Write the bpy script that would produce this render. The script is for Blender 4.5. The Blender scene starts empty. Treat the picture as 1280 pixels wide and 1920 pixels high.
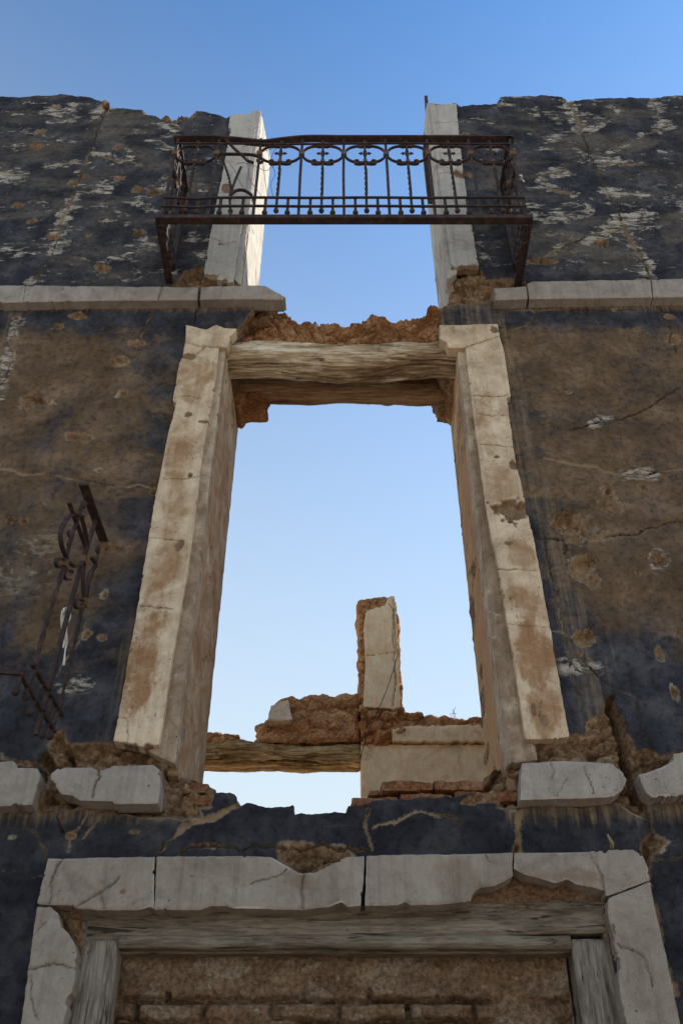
import bpy, math, random
import numpy as np
from mathutils import Vector, Matrix
random.seed(7)
R = math.radians
SC = bpy.context.scene
COL = SC.collection
# ---------------------------------------------------------------- camera
F, CY, CZ, PITCH = 1750.0, -3.48, 1.6, R(39.9)
cam = bpy.data.cameras.new('camera'); camo = bpy.data.objects.new('camera', cam); COL.objects.link(camo)
camo.location = (0, CY, CZ); camo.rotation_euler = (R(90) + PITCH, 0, 0)
cam.sensor_fit = 'VERTICAL'; cam.sensor_height = 36.0; cam.lens = F / 1920 * 36
cam.clip_start = .05; cam.clip_end = 3000
SC.camera = camo
# ---------------------------------------------------------------- world, sun, exposure
SUN_EL, SUN_AZ = R(45), R(62)          # azimuth from +Y (beyond the facade) towards +X
w = bpy.data.worlds.new('World'); SC.world = w; w.use_nodes = True
wn = w.node_tree.nodes; wl = w.node_tree.links
for n in list(wn): wn.remove(n)
sky = wn.new('ShaderNodeTexSky'); sky.sky_type = 'NISHITA'; sky.sun_disc = False
sky.sun_elevation = SUN_EL; sky.sun_rotation = SUN_AZ
sky.air_density = 1.0; sky.dust_density = 0.05; sky.ozone_density = 1.6; sky.altitude = 300
bg = wn.new('ShaderNodeBackground'); bg.inputs[1].default_value = .10
def _wm(op, *a):
    n = wn.new('ShaderNodeVectorMath'); n.operation = op
    for i, v in enumerate(a):
        if isinstance(v, bpy.types.NodeSocket): wl.new(v, n.inputs[i])
        else: n.inputs[i].default_value = v
    return n.outputs[0]
gam = wn.new('ShaderNodeGamma'); gam.inputs[1].default_value = 1.6
wl.new(_wm('MULTIPLY', sky.outputs[0], (.1, .1, .1)), gam.inputs[0])
deep = _wm('MULTIPLY', gam.outputs[0], (33, 50, 46))           # a clear, deep blue towards the zenith
sep = wn.new('ShaderNodeSeparateXYZ'); tc = wn.new('ShaderNodeTexCoord'); wl.new(tc.outputs['Generated'], sep.inputs[0])
mr = wn.new('ShaderNodeMapRange'); wl.new(sep.outputs[2], mr.inputs[0])
for i, v in zip((1, 2, 3, 4), (.36, .98, .95, .0)): mr.inputs[i].default_value = v
mx = wn.new('ShaderNodeMix'); mx.data_type = 'RGBA'; wl.new(mr.outputs[0], mx.inputs[0]); wl.new(deep, mx.inputs[6])
mx.inputs[7].default_value = (7.7, 8.8, 9.2, 1)                # pale haze towards the horizon
wo = wn.new('ShaderNodeOutputWorld'); wl.new(mx.outputs[2], bg.inputs[0]); wl.new(bg.outputs[0], wo.inputs[0])
sl = bpy.data.lights.new('sun', 'SUN'); sl.energy = 5.0; sl.angle = R(.5); sl.color = (1, .90, .76)
so = bpy.data.objects.new('sun', sl); COL.objects.link(so)
sdir = Vector((math.cos(SUN_EL) * math.sin(SUN_AZ), math.cos(SUN_EL) * math.cos(SUN_AZ), math.sin(SUN_EL)))
so.rotation_euler = sdir.to_track_quat('Z', 'Y').to_euler(); so.location = (6, 4, 12)
SC.view_settings.view_transform = 'Standard'; SC.view_settings.look = 'None'
SC.view_settings.exposure = 0.0; SC.view_settings.gamma = 1; SC.view_settings.use_curve_mapping = False
SC.render.engine = 'CYCLES'; SC.cycles.max_bounces = 6; SC.cycles.diffuse_bounces = 4

# ---------------------------------------------------------------- measuring: photo pixel -> point on a real plane
def _ray(px, py):
    a = (px - 640) / F; b = (960 - py) / F
    return a, math.cos(PITCH) - b * math.sin(PITCH), math.sin(PITCH) + b * math.cos(PITCH)
def W(px, py, Y=0.0):
    a, dy, dz = _ray(px, py); t = (Y - CY) / dy
    return (a * t, CZ + dz * t)
def WX(px, py, X):
    a, dy, dz = _ray(px, py); t = X / a
    return (CY + dy * t, CZ + dz * t)
def PP(pts, Y=0.0): return np.array([W(x, y, Y) for x, y in pts])

# ---------------------------------------------------------------- noise
def _h(i, j, k, s):
    n = (i * 374761393 + j * 668265263 + k * 1440670441 + s * 1274126177) & 0xffffffff
    n = ((n ^ (n >> 13)) * 1274126177) & 0xffffffff
    n = ((n ^ (n >> 15)) * 2246822519) & 0xffffffff
    return ((n ^ (n >> 16)) & 0xffffff) / 16777215.0
def vn2(x, y, s=0):
    i = np.floor(x).astype(np.int64); j = np.floor(y).astype(np.int64)
    u = x - i; v = y - j; u = u * u * (3 - 2 * u); v = v * v * (3 - 2 * v)
    a = _h(i, j, 0, s); b = _h(i + 1, j, 0, s); c = _h(i, j + 1, 0, s); d = _h(i + 1, j + 1, 0, s)
    return (a * (1 - u) + b * u) * (1 - v) + (c * (1 - u) + d * u) * v
def vn3(x, y, z, s=0):
    i = np.floor(x).astype(np.int64); j = np.floor(y).astype(np.int64); k = np.floor(z).astype(np.int64)
    u = x - i; v = y - j; t = z - k
    u = u * u * (3 - 2 * u); v = v * v * (3 - 2 * v); t = t * t * (3 - 2 * t)
    def pl(kk):
        a = _h(i, j, kk, s); b = _h(i + 1, j, kk, s); c = _h(i, j + 1, kk, s); d = _h(i + 1, j + 1, kk, s)
        return (a * (1 - u) + b * u) * (1 - v) + (c * (1 - u) + d * u) * v
    return pl(k) * (1 - t) + pl(k + 1) * t
def fbm(x, y, f=1, o=4, s=0, g=.5):                      # about -1..1
    r = 0; a = 1; t = 0
    for q in range(o):
        r = r + a * (vn2(x * f + 13.1 * q, y * f - 7.7 * q, s + q) * 2 - 1); t += a; a *= g; f *= 2.03
    return r / t * 1.4
def fbm3(x, y, z, f=1, o=3, s=0):
    r = 0; a = 1; t = 0
    for q in range(o):
        r = r + a * (vn3(x * f + 3.1 * q, y * f, z * f - 5.7 * q, s + q) * 2 - 1); t += a; a *= .5; f *= 2.03
    return r / t * 1.4
def worley(x, y, fx, fy, s=0):                           # F1, F2-F1, cell value
    X = x * fx; Y = y * fy
    i = np.floor(X).astype(np.int64); j = np.floor(Y).astype(np.int64)
    d1 = np.full(X.shape, 9.0); d2 = np.full(X.shape, 9.0); cv = np.zeros(X.shape); ox = np.zeros(X.shape); oy = np.zeros(X.shape)
    for a in (-1, 0, 1):
        for b in (-1, 0, 1):
            cx = i + a + _h(i + a, j + b, 1, s); cy = j + b + _h(i + a, j + b, 2, s)
            d = np.hypot(X - cx, Y - cy); m = d < d1
            d2 = np.where(m, d1, np.minimum(d2, d)); cv = np.where(m, _h(i + a, j + b, 3, s), cv)
            ox = np.where(m, X - cx, ox); oy = np.where(m, Y - cy, oy); d1 = np.where(m, d, d1)
    return d1, d2 - d1, cv + 1.3 * (((cv * 7.31) % 1 - .5) * ox + ((cv * 13.77) % 1 - .5) * oy)
def sst(a, b, x):
    t = np.clip((x - a) / (b - a), 0, 1); return t * t * (3 - 2 * t)
def sdf(poly, X, Z, far=.35):
    """signed distance to a polygon, negative inside (exact within `far` of it)"""
    poly = np.asarray(poly, float); out = np.full(X.shape, far)
    lo = poly.min(0) - far; hi = poly.max(0) + far
    m = (X > lo[0]) & (X < hi[0]) & (Z > lo[1]) & (Z < hi[1])
    x = X[m]; z = Z[m]
    if x.size == 0: return out
    d = np.full(x.shape, 1e9); ins = np.zeros(x.shape, bool); n = len(poly)
    for k in range(n):
        ax, az = poly[k]; bx, bz = poly[(k + 1) % n]
        ex, ez = bx - ax, bz - az; L = ex * ex + ez * ez + 1e-12
        t = np.clip(((x - ax) * ex + (z - az) * ez) / L, 0, 1)
        d = np.minimum(d, (x - ax - t * ex) ** 2 + (z - az - t * ez) ** 2)
        c = (az > z) != (bz > z)
        ins ^= c & (x < (bx - ax) * (z - az) / (bz - az + 1e-15) + ax)
    d = np.sqrt(d); out[m] = np.where(ins, -d, np.minimum(d, far)); return out
def dline(poly, X, Z, far=.2):
    poly = np.asarray(poly, float); out = np.full(X.shape, far)
    lo = poly.min(0) - far; hi = poly.max(0) + far
    m = (X > lo[0]) & (X < hi[0]) & (Z > lo[1]) & (Z < hi[1])
    x = X[m]; z = Z[m]
    if x.size == 0: return out
    d = np.full(x.shape, far * far)
    for k in range(len(poly) - 1):
        ax, az = poly[k]; bx, bz = poly[k + 1]; ex, ez = bx - ax, bz - az
        t = np.clip(((x - ax) * ex + (z - az) * ez) / (ex * ex + ez * ez + 1e-12), 0, 1)
        d = np.minimum(d, (x - ax - t * ex) ** 2 + (z - az - t * ez) ** 2)
    out[m] = np.sqrt(d); return out

# ---------------------------------------------------------------- objects
def tag(o, label=None, cat=None, group=None, kind=None):
    for k, v in (('label', label), ('category', cat), ('group', group), ('kind', kind)):
        if v: o[k] = v
    return o
def empty(name, loc, label, cat, group=None):
    o = bpy.data.objects.new(name, None); COL.objects.link(o); o.location = loc
    o.empty_display_size = .1
    return tag(o, label, cat, group)
def link(name, me, mat, parent=None):
    o = bpy.data.objects.new(name, me); COL.objects.link(o)
    if mat: me.materials.append(mat)
    if parent:
        o.parent = parent
        p = Vector(); q = parent
        while q: p += q.location; q = q.parent
        o.location = -p                         # vertices are written in world metres
    return o
def mesh_np(name, V, Fq, mat, parent=None, attrs=None, smooth=None):
    me = bpy.data.meshes.new(name)
    V = np.ascontiguousarray(V, np.float32); Fq = np.ascontiguousarray(Fq, np.int32)
    me.vertices.add(len(V)); me.vertices.foreach_set('co', V.ravel())
    nf = len(Fq); me.loops.add(nf * 4); me.loops.foreach_set('vertex_index', Fq.ravel())
    me.polygons.add(nf); me.polygons.foreach_set('loop_start', np.arange(0, nf * 4, 4, dtype=np.int32))
    me.polygons.foreach_set('loop_total', np.full(nf, 4, np.int32))
    if smooth is not None: me.polygons.foreach_set('use_smooth', smooth)
    me.update(calc_edges=True)
    for k, v in (attrs or {}).items():
        a = me.attributes.new(k, 'FLOAT', 'POINT'); a.data.foreach_set('value', np.ascontiguousarray(v, np.float32))
    return link(name, me, mat, parent)

def relief(name, us, vs, phi, D, back, mat, parent=None, attrs=None, rows=1, rag=0.0, ragf=9, skirt=None,
           tf=None, flip=False, backsheet=True, seed=0):
    """sheet over (u,v) where phi<0, at depth D, with real side walls back to depth `back` and a back face"""
    attrs = attrs or {}; skirt = skirt or {}
    U, V = np.meshgrid(us, vs)
    c = (phi[:-1, :-1] + phi[1:, :-1] + phi[:-1, 1:] + phi[1:, 1:]) / 4
    keep = c < 0
    nv, nu = phi.shape
    pad = np.zeros((nv + 1, nu + 1), np.int8); pad[1:-1, 1:-1] = keep
    cnt = pad[:-1, :-1] + pad[1:, :-1] + pad[:-1, 1:] + pad[1:, 1:]
    used = cnt > 0; bnd = used & (cnt < 4)
    gv, gu = np.gradient(phi, vs, us); g2 = gu ** 2 + gv ** 2 + 1e-6
    g1 = np.sqrt(g2)
    h = np.minimum(np.gradient(us)[None, :], np.gradient(vs)[:, None])
    st = np.where(bnd & (np.abs(phi) < 1.5 * h * np.maximum(g1, .3)), phi / g2, 0); st = np.clip(st * g1, -h * .9, h * .9) / g1
    U = U - st * gu; V = V - st * gv
    nU = gu / g1; nV = gv / g1
    idx = -np.ones(phi.shape, np.int64); iu = np.flatnonzero(used.ravel()); idx.ravel()[iu] = np.arange(len(iu))
    tf = tf or (lambda a, b, d: (a, d, b))
    fu, fv, fd = U.ravel()[iu], V.ravel()[iu], D.ravel()[iu]
    P = [np.stack(tf(fu, fv, fd), 1)]
    A = {k: [a.ravel()[iu]] for k, a in attrs.items()}
    kj, ki = np.nonzero(keep)
    Fs = [np.stack([idx[kj, ki], idx[kj, ki + 1], idx[kj + 1, ki + 1], idx[kj + 1, ki]], 1)]
    sm = [np.ones(len(kj), bool)]
    # border edges, oriented
    K = np.zeros((nv + 1, nu + 1), bool); K[1:-1, 1:-1] = keep
    E = []
    j, i = np.nonzero(keep & ~K[:-2, 1:-1]); E.append(np.stack([idx[j, i], idx[j, i + 1]], 1))
    j, i = np.nonzero(keep & ~K[1:-1, 2:]); E.append(np.stack([idx[j, i + 1], idx[j + 1, i + 1]], 1))
    j, i = np.nonzero(keep & ~K[2:, 1:-1]); E.append(np.stack([idx[j + 1, i + 1], idx[j + 1, i]], 1))
    j, i = np.nonzero(keep & ~K[1:-1, :-2]); E.append(np.stack([idx[j + 1, i], idx[j, i]], 1))
    E = np.concatenate(E)
    bi = np.unique(E); bmap = -np.ones(len(iu), np.int64); bmap[bi] = np.arange(len(bi)); nb = len(bi)
    n0 = len(iu); bu, bv, bd = fu[bi], fv[bi], fd[bi]; bnu = nU.ravel()[iu][bi]; bnv = nV.ravel()[iu][bi]
    for r in range(rows + 1):
        t = r / rows; d = bd + (back - bd) * t
        o = 0
        if rag and r > 0: o = rag * fbm3(bu, bv, d, ragf, 4, 50 + seed) * min(1, t * rows / 2)
        P.append(np.stack(tf(bu + bnu * o, bv + bnv * o, d), 1))
        for k in A:
            A[k].append(np.full(nb, skirt[k]) if k in skirt else attrs[k].ravel()[iu][bi])
    e0, e1 = bmap[E[:, 0]], bmap[E[:, 1]]
    for r in range(rows):
        a = n0 + r * nb; b = a + nb
        Fs.append(np.stack([a + e0, b + e0, b + e1, a + e1], 1)); sm.append(np.full(len(E), rag > 0))
    if backsheet:
        st0 = n0 + (rows + 1) * nb; P.append(np.stack(tf(fu, fv, np.full(len(fu), back)), 1))
        last = n0 + rows * nb; rem = st0 + np.arange(len(iu)); rem[bi] = last + np.arange(nb)
        Fs.append(rem[Fs[0]][:, ::-1]); sm.append(np.ones(len(kj), bool))
        for k in A: A[k].append(np.full(len(iu), skirt[k]) if k in skirt else A[k][0])
    Fq = np.concatenate(Fs)
    if flip: Fq = Fq[:, ::-1]
    return mesh_np(name, np.concatenate(P), Fq, mat, parent, {k: np.concatenate(v) for k, v in A.items()}, np.concatenate(sm))

class MB:
    k = 1.0
    def __init__(s): s.v = []; s.f = []
    def sweep(s, pts, w, h=None, ref=(0, 1, 0), twist=0.0, n=4, taper=None):
        """a bar w wide, h thick along pts; n=4 square, else round; twist in turns per metre"""
        h = h or w; w = w * MB.k; h = h * MB.k; ref = Vector(ref); pts = [Vector(p) for p in pts]; L = 0; rings = []
        for i, p in enumerate(pts):
            t = (pts[min(i + 1, len(pts) - 1)] - pts[max(i - 1, 0)])
            if t.length < 1e-9: t = Vector((0, 0, 1))
            t.normalize(); rr = ref if abs(t.dot(ref)) < .98 else Vector((1, 0, .1))
            a = t.cross(rr).normalized(); b = a.cross(t).normalized()
            if i: L += (p - pts[i - 1]).length
            th = twist * L * 2 * math.pi; k = taper(i / (len(pts) - 1)) if taper else 1
            ring = []
            for q in range(n):
                if n == 4:
                    x, y = ((-1, -1), (1, -1), (1, 1), (-1, 1))[q]; x *= w / 2 * k; y *= h / 2 * k
                else:
                    x = math.cos(q / n * 2 * math.pi) * w / 2 * k; y = math.sin(q / n * 2 * math.pi) * h / 2 * k
                x, y = x * math.cos(th) - y * math.sin(th), x * math.sin(th) + y * math.cos(th)
                s.v.append(p + a * x + b * y); ring.append(len(s.v) - 1)
            rings.append(ring)
        for r0, r1 in zip(rings, rings[1:]):
            for q in range(n): s.f.append((r0[q], r0[(q + 1) % n], r1[(q + 1) % n], r1[q]))
        s.f.append(tuple(reversed(rings[0]))); s.f.append(tuple(rings[-1])); return s
    def ball(s, c, r, sz=1.0):
        c = Vector(c); r = r * MB.k; n = 8; m = 6; b = len(s.v)
        for i in range(m + 1):
            a = math.pi * i / m
            for j in range(n):
                t = 2 * math.pi * j / n
                s.v.append(c + Vector((math.sin(a) * math.cos(t) * r, math.sin(a) * math.sin(t) * r, math.cos(a) * r * sz)))
        for i in range(m):
            for j in range(n): s.f.append((b + i * n + j, b + (i + 1) * n + j, b + (i + 1) * n + (j + 1) % n, b + i * n + (j + 1) % n))
        return s
    def box(s, c, sx, sy, sz):
        b = len(s.v)
        for x in (-.5, .5):
            for y in (-.5, .5):
                for z in (-.5, .5): s.v.append(Vector((c[0] + x * sx, c[1] + y * sy, c[2] + z * sz)))
        for f in ((0, 1, 3, 2), (4, 6, 7, 5), (0, 4, 5, 1), (2, 3, 7, 6), (0, 2, 6, 4), (1, 5, 7, 3)): s.f.append(tuple(b + k for k in f))
        return s
    def build(s, name, mat, parent=None, smooth=False):
        me = bpy.data.meshes.new(name); me.from_pydata([tuple(v) for v in s.v], [], s.f); me.update()
        if smooth: me.polygons.foreach_set('use_smooth', [True] * len(me.polygons))
        return link(name, me, mat, parent)

# ---------------------------------------------------------------- materials
class G:
    def __init__(s, name, rough=.9, spec=.25):
        s.m = bpy.data.materials.new(name); s.m.use_nodes = True; s.t = s.m.node_tree
        s.t.nodes.clear(); s.b = s.t.nodes.new('ShaderNodeBsdfPrincipled'); o = s.t.nodes.new('ShaderNodeOutputMaterial')
        s.t.links.new(s.b.outputs[0], o.inputs[0]); s.b.inputs['Roughness'].default_value = rough
        s.b.inputs['Specular IOR Level'].default_value = spec
        s.geo = s.t.nodes.new('ShaderNodeTexCoord').outputs['Object']
    def put(s, sock, v):
        if hasattr(v, 'is_output') or isinstance(v, bpy.types.NodeSocket): s.t.links.new(v, sock)
        elif isinstance(v, tuple) and len(v) == 3 and sock.type == 'RGBA': sock.default_value = (*v, 1)
        else: sock.default_value = v
    def mp(s, sc=(1, 1, 1), rot=(0, 0, 0), vec=None):
        n = s.t.nodes.new('ShaderNodeMapping'); n.inputs['Scale'].default_value = sc; n.inputs['Rotation'].default_value = rot
        s.put(n.inputs[0], vec or s.geo); return n.outputs[0]
    def noise(s, sc, det=4, rough=.55, dist=0, vec=None):
        n = s.t.nodes.new('ShaderNodeTexNoise'); s.put(n.inputs['Vector'], vec or s.geo)
        n.inputs['Scale'].default_value = sc; n.inputs['Detail'].default_value = det
        n.inputs['Roughness'].default_value = rough; n.inputs['Distortion'].default_value = dist; return n.outputs[0]
    def vor(s, sc, vec=None, feat='F1'):
        n = s.t.nodes.new('ShaderNodeTexVoronoi'); n.feature = feat; s.put(n.inputs['Vector'], vec or s.geo)
        n.inputs['Scale'].default_value = sc; return n.outputs[0]
    def attr(s, k):
        n = s.t.nodes.new('ShaderNodeAttribute'); n.attribute_name = k; return n.outputs['Fac']
    def ma(s, op, a, b=0.0, c=0.0, clamp=False):
        n = s.t.nodes.new('ShaderNodeMath'); n.operation = op; n.use_clamp = clamp
        for i, v in enumerate((a, b, c)): s.put(n.inputs[i], v)
        return n.outputs[0]
    def step(s, x, a, b, lo=0.0, hi=1.0):
        n = s.t.nodes.new('ShaderNodeMapRange'); n.interpolation_type = 'SMOOTHSTEP'
        for i, v in enumerate((x, a, b, lo, hi)): s.put(n.inputs[i], v)
        return n.outputs[0]
    def mix(s, f, a, b, mode='MIX'):
        n = s.t.nodes.new('ShaderNodeMix'); n.data_type = 'RGBA'; n.blend_type = mode
        s.put(n.inputs[0], f); s.put(n.inputs[6], a); s.put(n.inputs[7], b); return n.outputs[2]
    def ramp(s, f, st):
        n = s.t.nodes.new('ShaderNodeValToRGB'); s.put(n.inputs[0], f); e = n.color_ramp.elements
        while len(e) < len(st): e.new(.5)
        for q, (p, c) in zip(e, st): q.position = p; q.color = (*c, 1)
        return n.outputs[0]
    def z(s):
        n = s.t.nodes.new('ShaderNodeSeparateXYZ'); s.put(n.inputs[0], s.geo); return n.outputs
    def bump(s, hgt, dist=.004, st=1.0):
        n = s.t.nodes.new('ShaderNodeBump'); n.inputs['Distance'].default_value = dist; n.inputs['Strength'].default_value = st
        s.put(n.inputs['Height'], hgt); s.put(s.b.inputs['Normal'], n.outputs[0])
    def out(s, c):
        s.put(s.b.inputs['Base Color'], c); return s.m

def m_adobe(name='adobe', tint=(1, 1, 1)):
    g = G(name, .95, .1)
    c = g.ramp(g.noise(6, 6, .65), [(.3, (.15, .085, .05)), (.5, (.27, .165, .1)), (.7, (.36, .25, .165))])
    wv = g.t.nodes.new('ShaderNodeTexVoronoi'); wv.inputs['Scale'].default_value = 1; g.put(wv.inputs['Vector'], g.mp((11, 11, 17)))
    cvv = g.t.nodes.new('ShaderNodeSeparateXYZ'); g.put(cvv.inputs[0], wv.outputs['Color'])
    c = g.mix(g.ma('MULTIPLY', g.step(cvv.outputs[0], .55, .9), .45), c, (.42, .33, .24))
    c = g.mix(g.ma('MULTIPLY', g.step(cvv.outputs[1], .6, .9), .5), c, (.19, .105, .06))
    c = g.mix(g.step(g.noise(2.2, 3, .5), .5, .75), c, (.30, .165, .095))
    c = g.mix(g.step(g.noise(34, 3, .6), .62, .78), c, (.5, .42, .32))
    c = g.mix(g.step(g.noise(60, 3, .7), .6, .35), c, g.mix(1.0, c, (.55, .5, .48), 'MULTIPLY'))
    c = g.mix(1.0, c, tint, 'MULTIPLY')
    g.bump(g.ma('ADD', g.noise(30, 9, .78), g.ma('MULTIPLY', g.vor(45, None), .5)), .018)
    return g.out(c)
M_ADOBE = m_adobe()
M_REARTH = m_adobe('rear_orange_earth_bounce_lit', (2.05, 1.72, 1.32))  # adobe brightened and warmed to stand in for sunlit bounce on the rear wall
M_ADOBE_RED = m_adobe('red_earth', (1.62, 1.36, 1.10))

def m_plaster():
    g = G('blue_black_plaster', .92, .10)
    x, y, z = g.z()
    big = g.noise(1.3, 5, .6, .4); mid = g.noise(5, 6, .62); fine = g.noise(30, 5, .65)
    navy = g.ramp(mid, [(.32, (.020, .021, .028)), (.5, (.040, .042, .054)), (.68, (.084, .086, .100))])
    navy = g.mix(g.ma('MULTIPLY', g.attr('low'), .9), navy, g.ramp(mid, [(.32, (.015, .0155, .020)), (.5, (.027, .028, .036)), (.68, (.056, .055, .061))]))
    # brown dust and ochre showing through in the middle storey
    bsel = g.ma('ADD', g.attr('brn'), g.ma('MULTIPLY', g.ma('SUBTRACT', g.noise(2.2, 9, .70, .6), .5), 1.7))
    bsel = g.step(g.ma('ADD', bsel, g.ma('MULTIPLY', g.ma('SUBTRACT', g.noise(9, 9, .78, .8), .5), .9)), .30, .86)
    brown = g.ramp(g.noise(4, 6, .6, .3), [(.3, (.086, .056, .032)), (.5, (.145, .096, .057)), (.7, (.225, .158, .104))])
    c = g.mix(g.ma('MULTIPLY', bsel, .92), navy, brown)
    # upper storey: tan grime then pale flakes in horizontal streaks
    up = g.step(z, 6.2, 6.45)
    tan = g.step(g.noise(1.0, 6, .66, .5, g.mp((1.6, 1, 3.2))), .46, .68)
    c = g.mix(g.ma('MULTIPLY', g.ma('MULTIPLY', tan, up), .5), c, (.20, .17, .125))
    fl = g.ma('ADD', g.ma('MULTIPLY', g.noise(1.0, 8, .76, .9, g.mp((5, 5, 17), (0, .12, 0))), .6), g.ma('MULTIPLY', g.noise(12, 8, .78, .5), .4))
    reg = g.ma('ADD', g.noise(1.0, 5, .65, 1.2, g.mp((2.2, 2.2, 3.6))), g.ma('MULTIPLY', g.attr('flk'), .22))
    fk = g.step(g.ma('ADD', fl, g.ma('MULTIPLY', g.ma('SUBTRACT', reg, .5), 1.05)), .572, .605)
    fk = g.ma('MULTIPLY', fk, g.step(g.noise(1.0, 9, .82, .6, g.mp((8, 8, 24))), .44, .52))
    amt = g.ma('MAXIMUM', up, g.attr('flk'), 0, True)
    c = g.mix(g.ma('MULTIPLY', g.ma('MULTIPLY', fk, amt), .8), c, g.mix(g.noise(9, 4, .6), (.34, .30, .24), (.64, .60, .54)))
    # scattered small chips
    ch = g.ma('MULTIPLY', g.step(g.noise(16, 4, .6), .68, .72), g.step(g.noise(2.3, 3, .5), .5, .65))
    c = g.mix(g.ma('MULTIPLY', ch, .55), c, (.36, .29, .22))
    # run-off stains below the mouldings
    dr = g.noise(1.0, 4, .6, 0, g.mp((34, 1, 1.3)))
    dsel = g.step(g.ma('ADD', g.attr('drp'), g.ma('MULTIPLY', g.ma('SUBTRACT', dr, .5), 1.1)), .45, .95)
    c = g.mix(g.ma('MULTIPLY', dsel, .8), c, (.24, .175, .11))
    c = g.mix(g.ma('MULTIPLY', g.step(g.noise(2.1, 5, .7, 1.0), .56, .68), .35), c, (.040, .042, .055))
    c = g.mix(g.step(g.noise(7, 8, .72, .5), .46, .72), c, g.mix(1.0, c, (1.45, 1.4, 1.35), 'MULTIPLY'))
    c = g.mix(g.step(fine, .56, .3), c, g.mix(1.0, c, (.55, .55, .57), 'MULTIPLY'))
    sc_ = g.step(g.noise(1.0, 3, .6, .6, g.mp((3, 1, 60), (0, .15, 0))), .64, .70)
    c = g.mix(g.ma('MULTIPLY', sc_, .06), c, (.30, .26, .21))
    c = g.mix(g.attr('wht'), c, (.50, .46, .40))
    c = g.mix(g.attr('crk'), c, (.27, .195, .125))
    ad = g.ramp(g.noise(7, 6, .65), [(.3, (.18, .115, .068)), (.5, (.34, .23, .14)), (.7, (.48, .36, .245))])
    ad = g.mix(g.step(g.noise(40, 4, .7), .6, .4), ad, g.mix(1.0, ad, (.55, .5, .48), 'MULTIPLY'))
    c = g.mix(g.attr('drk'), c, (.035, .027, .02))
    c = g.mix(g.attr('expo'), c, ad)
    c = g.mix(g.ma('MULTIPLY', g.ma('MULTIPLY', g.attr('wht'), g.attr('expo')), .9), c, (.58, .44, .31))
    c = g.mix(g.ma('MULTIPLY', g.attr('drk'), .7), c, (.035, .027, .02))
    hb = g.ma('ADD', g.ma('MULTIPLY', fk, amt), g.ma('MULTIPLY', fine, .5))
    hb = g.ma('ADD', hb, g.ma('MULTIPLY', g.ma('MULTIPLY', g.noise(60, 6, .7), g.attr('expo')), 4.0))
    g.bump(hb, .0035)
    return g.out(c)
M_PLASTER = m_plaster()

def m_stone(name, lo, hi, stain, samt, chalk=.2, run=(.52, .45, .40), ramt=.34):
    g = G(name, .9, .12)
    c = g.ramp(g.noise(4.5, 9, .72, .5), [(.36, lo), (.6, hi)])
    s1 = g.ma('ADD', g.attr('stn'), g.ma('MULTIPLY', g.ma('SUBTRACT', g.noise(5.0, 10, .74, 1.0), .5), 2.6))
    c = g.mix(g.ma('MULTIPLY', g.step(s1, -.05, 1.15), samt), c, stain)
    c = g.mix(g.ma('MULTIPLY', g.step(g.noise(11, 7, .75, .6), .48, .72), .45), c, g.mix(.5, c, stain))
    st2 = g.noise(1.0, 5, .6, .1, g.mp((42, 10, 2.2)))
    c = g.mix(g.ma('MULTIPLY', g.step(st2, .46, .72), ramt), c, g.mix(1.0, c, run, 'MULTIPLY'))
    c = g.mix(g.ma('MULTIPLY', g.step(g.noise(26, 5, .7), .57, .72), .4), c, g.mix(1.0, c, (.6, .52, .45), 'MULTIPLY'))
    c = g.mix(g.ma('MULTIPLY', g.step(g.noise(2.4, 9, .76, .8), .54, .64), .4), c, g.mix(1.0, c, (.45, .41, .38), 'MULTIPLY'))
    c = g.mix(g.ma('MULTIPLY', g.step(g.noise(70, 3, .7), .6, .7), .35), c, g.mix(1.0, c, (.5, .43, .36), 'MULTIPLY'))
    c = g.mix(g.ma('MULTIPLY', g.step(g.noise(8, 6, .75), .6, .68), chalk), c, (.68, .64, .58))
    pit = g.ma('MULTIPLY', g.step(g.noise(55, 3, .5), .67, .74), g.step(g.noise(4, 3, .5), .48, .62))
    c = g.mix(g.ma('MULTIPLY', pit, .65), c, g.mix(1.0, c, (.35, .28, .22), 'MULTIPLY'))
    c = g.mix(g.ma('MULTIPLY', g.attr('crk'), .9), c, (.075, .052, .036))
    c = g.mix(g.attr('wht'), c, (.66, .63, .58))
    c = g.mix(g.attr('expo'), c, g.ramp(g.noise(22, 5, .7), [(.3, (.14, .09, .055)), (.7, (.32, .22, .145))]))
    g.bump(g.ma('ADD', g.noise(14, 8, .68), g.ma('SUBTRACT', g.ma('MULTIPLY', g.noise(50, 6, .75), .6), g.ma('MULTIPLY', pit, .8))), .007)
    return g.out(c)
M_CREAM = m_stone('cream_render', (.46, .345, .235), (.74, .61, .455), (.32, .175, .085), .95)
M_GREY = m_stone('grey_moulding', (.28, .245, .22), (.40, .36, .33), (.21, .165, .13), .6, .12)
M_DOORST = m_stone('door_surround_stone', (.235, .195, .165), (.35, .305, .265), (.20, .135, .09), .8, .10)
M_PALE = m_stone('pale_render', (.40, .38, .355), (.52, .50, .47), (.33, .27, .21), .5, .3)
M_REVEAL_B = m_stone('brown_reveal_plaster', (.50, .315, .18), (.70, .51, .33), (.38, .205, .10), .8, .25)
M_REVEAL = m_stone('window_reveal_plaster', (.52, .39, .27), (.80, .69, .54), (.38, .22, .11), .95, .35)
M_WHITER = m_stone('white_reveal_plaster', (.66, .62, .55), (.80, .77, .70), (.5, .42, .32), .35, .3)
M_REAR = m_stone('rear_plaster_bounce_lit', (.76, .56, .35), (.90, .74, .52), (.74, .45, .17), .8, .1, (.95, .68, .36), .5)  # albedo raised, warm bounced light put into the rear plaster colour
M_STRIP = m_stone('dirty_rebate', (.34, .265, .19), (.56, .46, .35), (.19, .125, .08), .8, .5)

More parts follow.
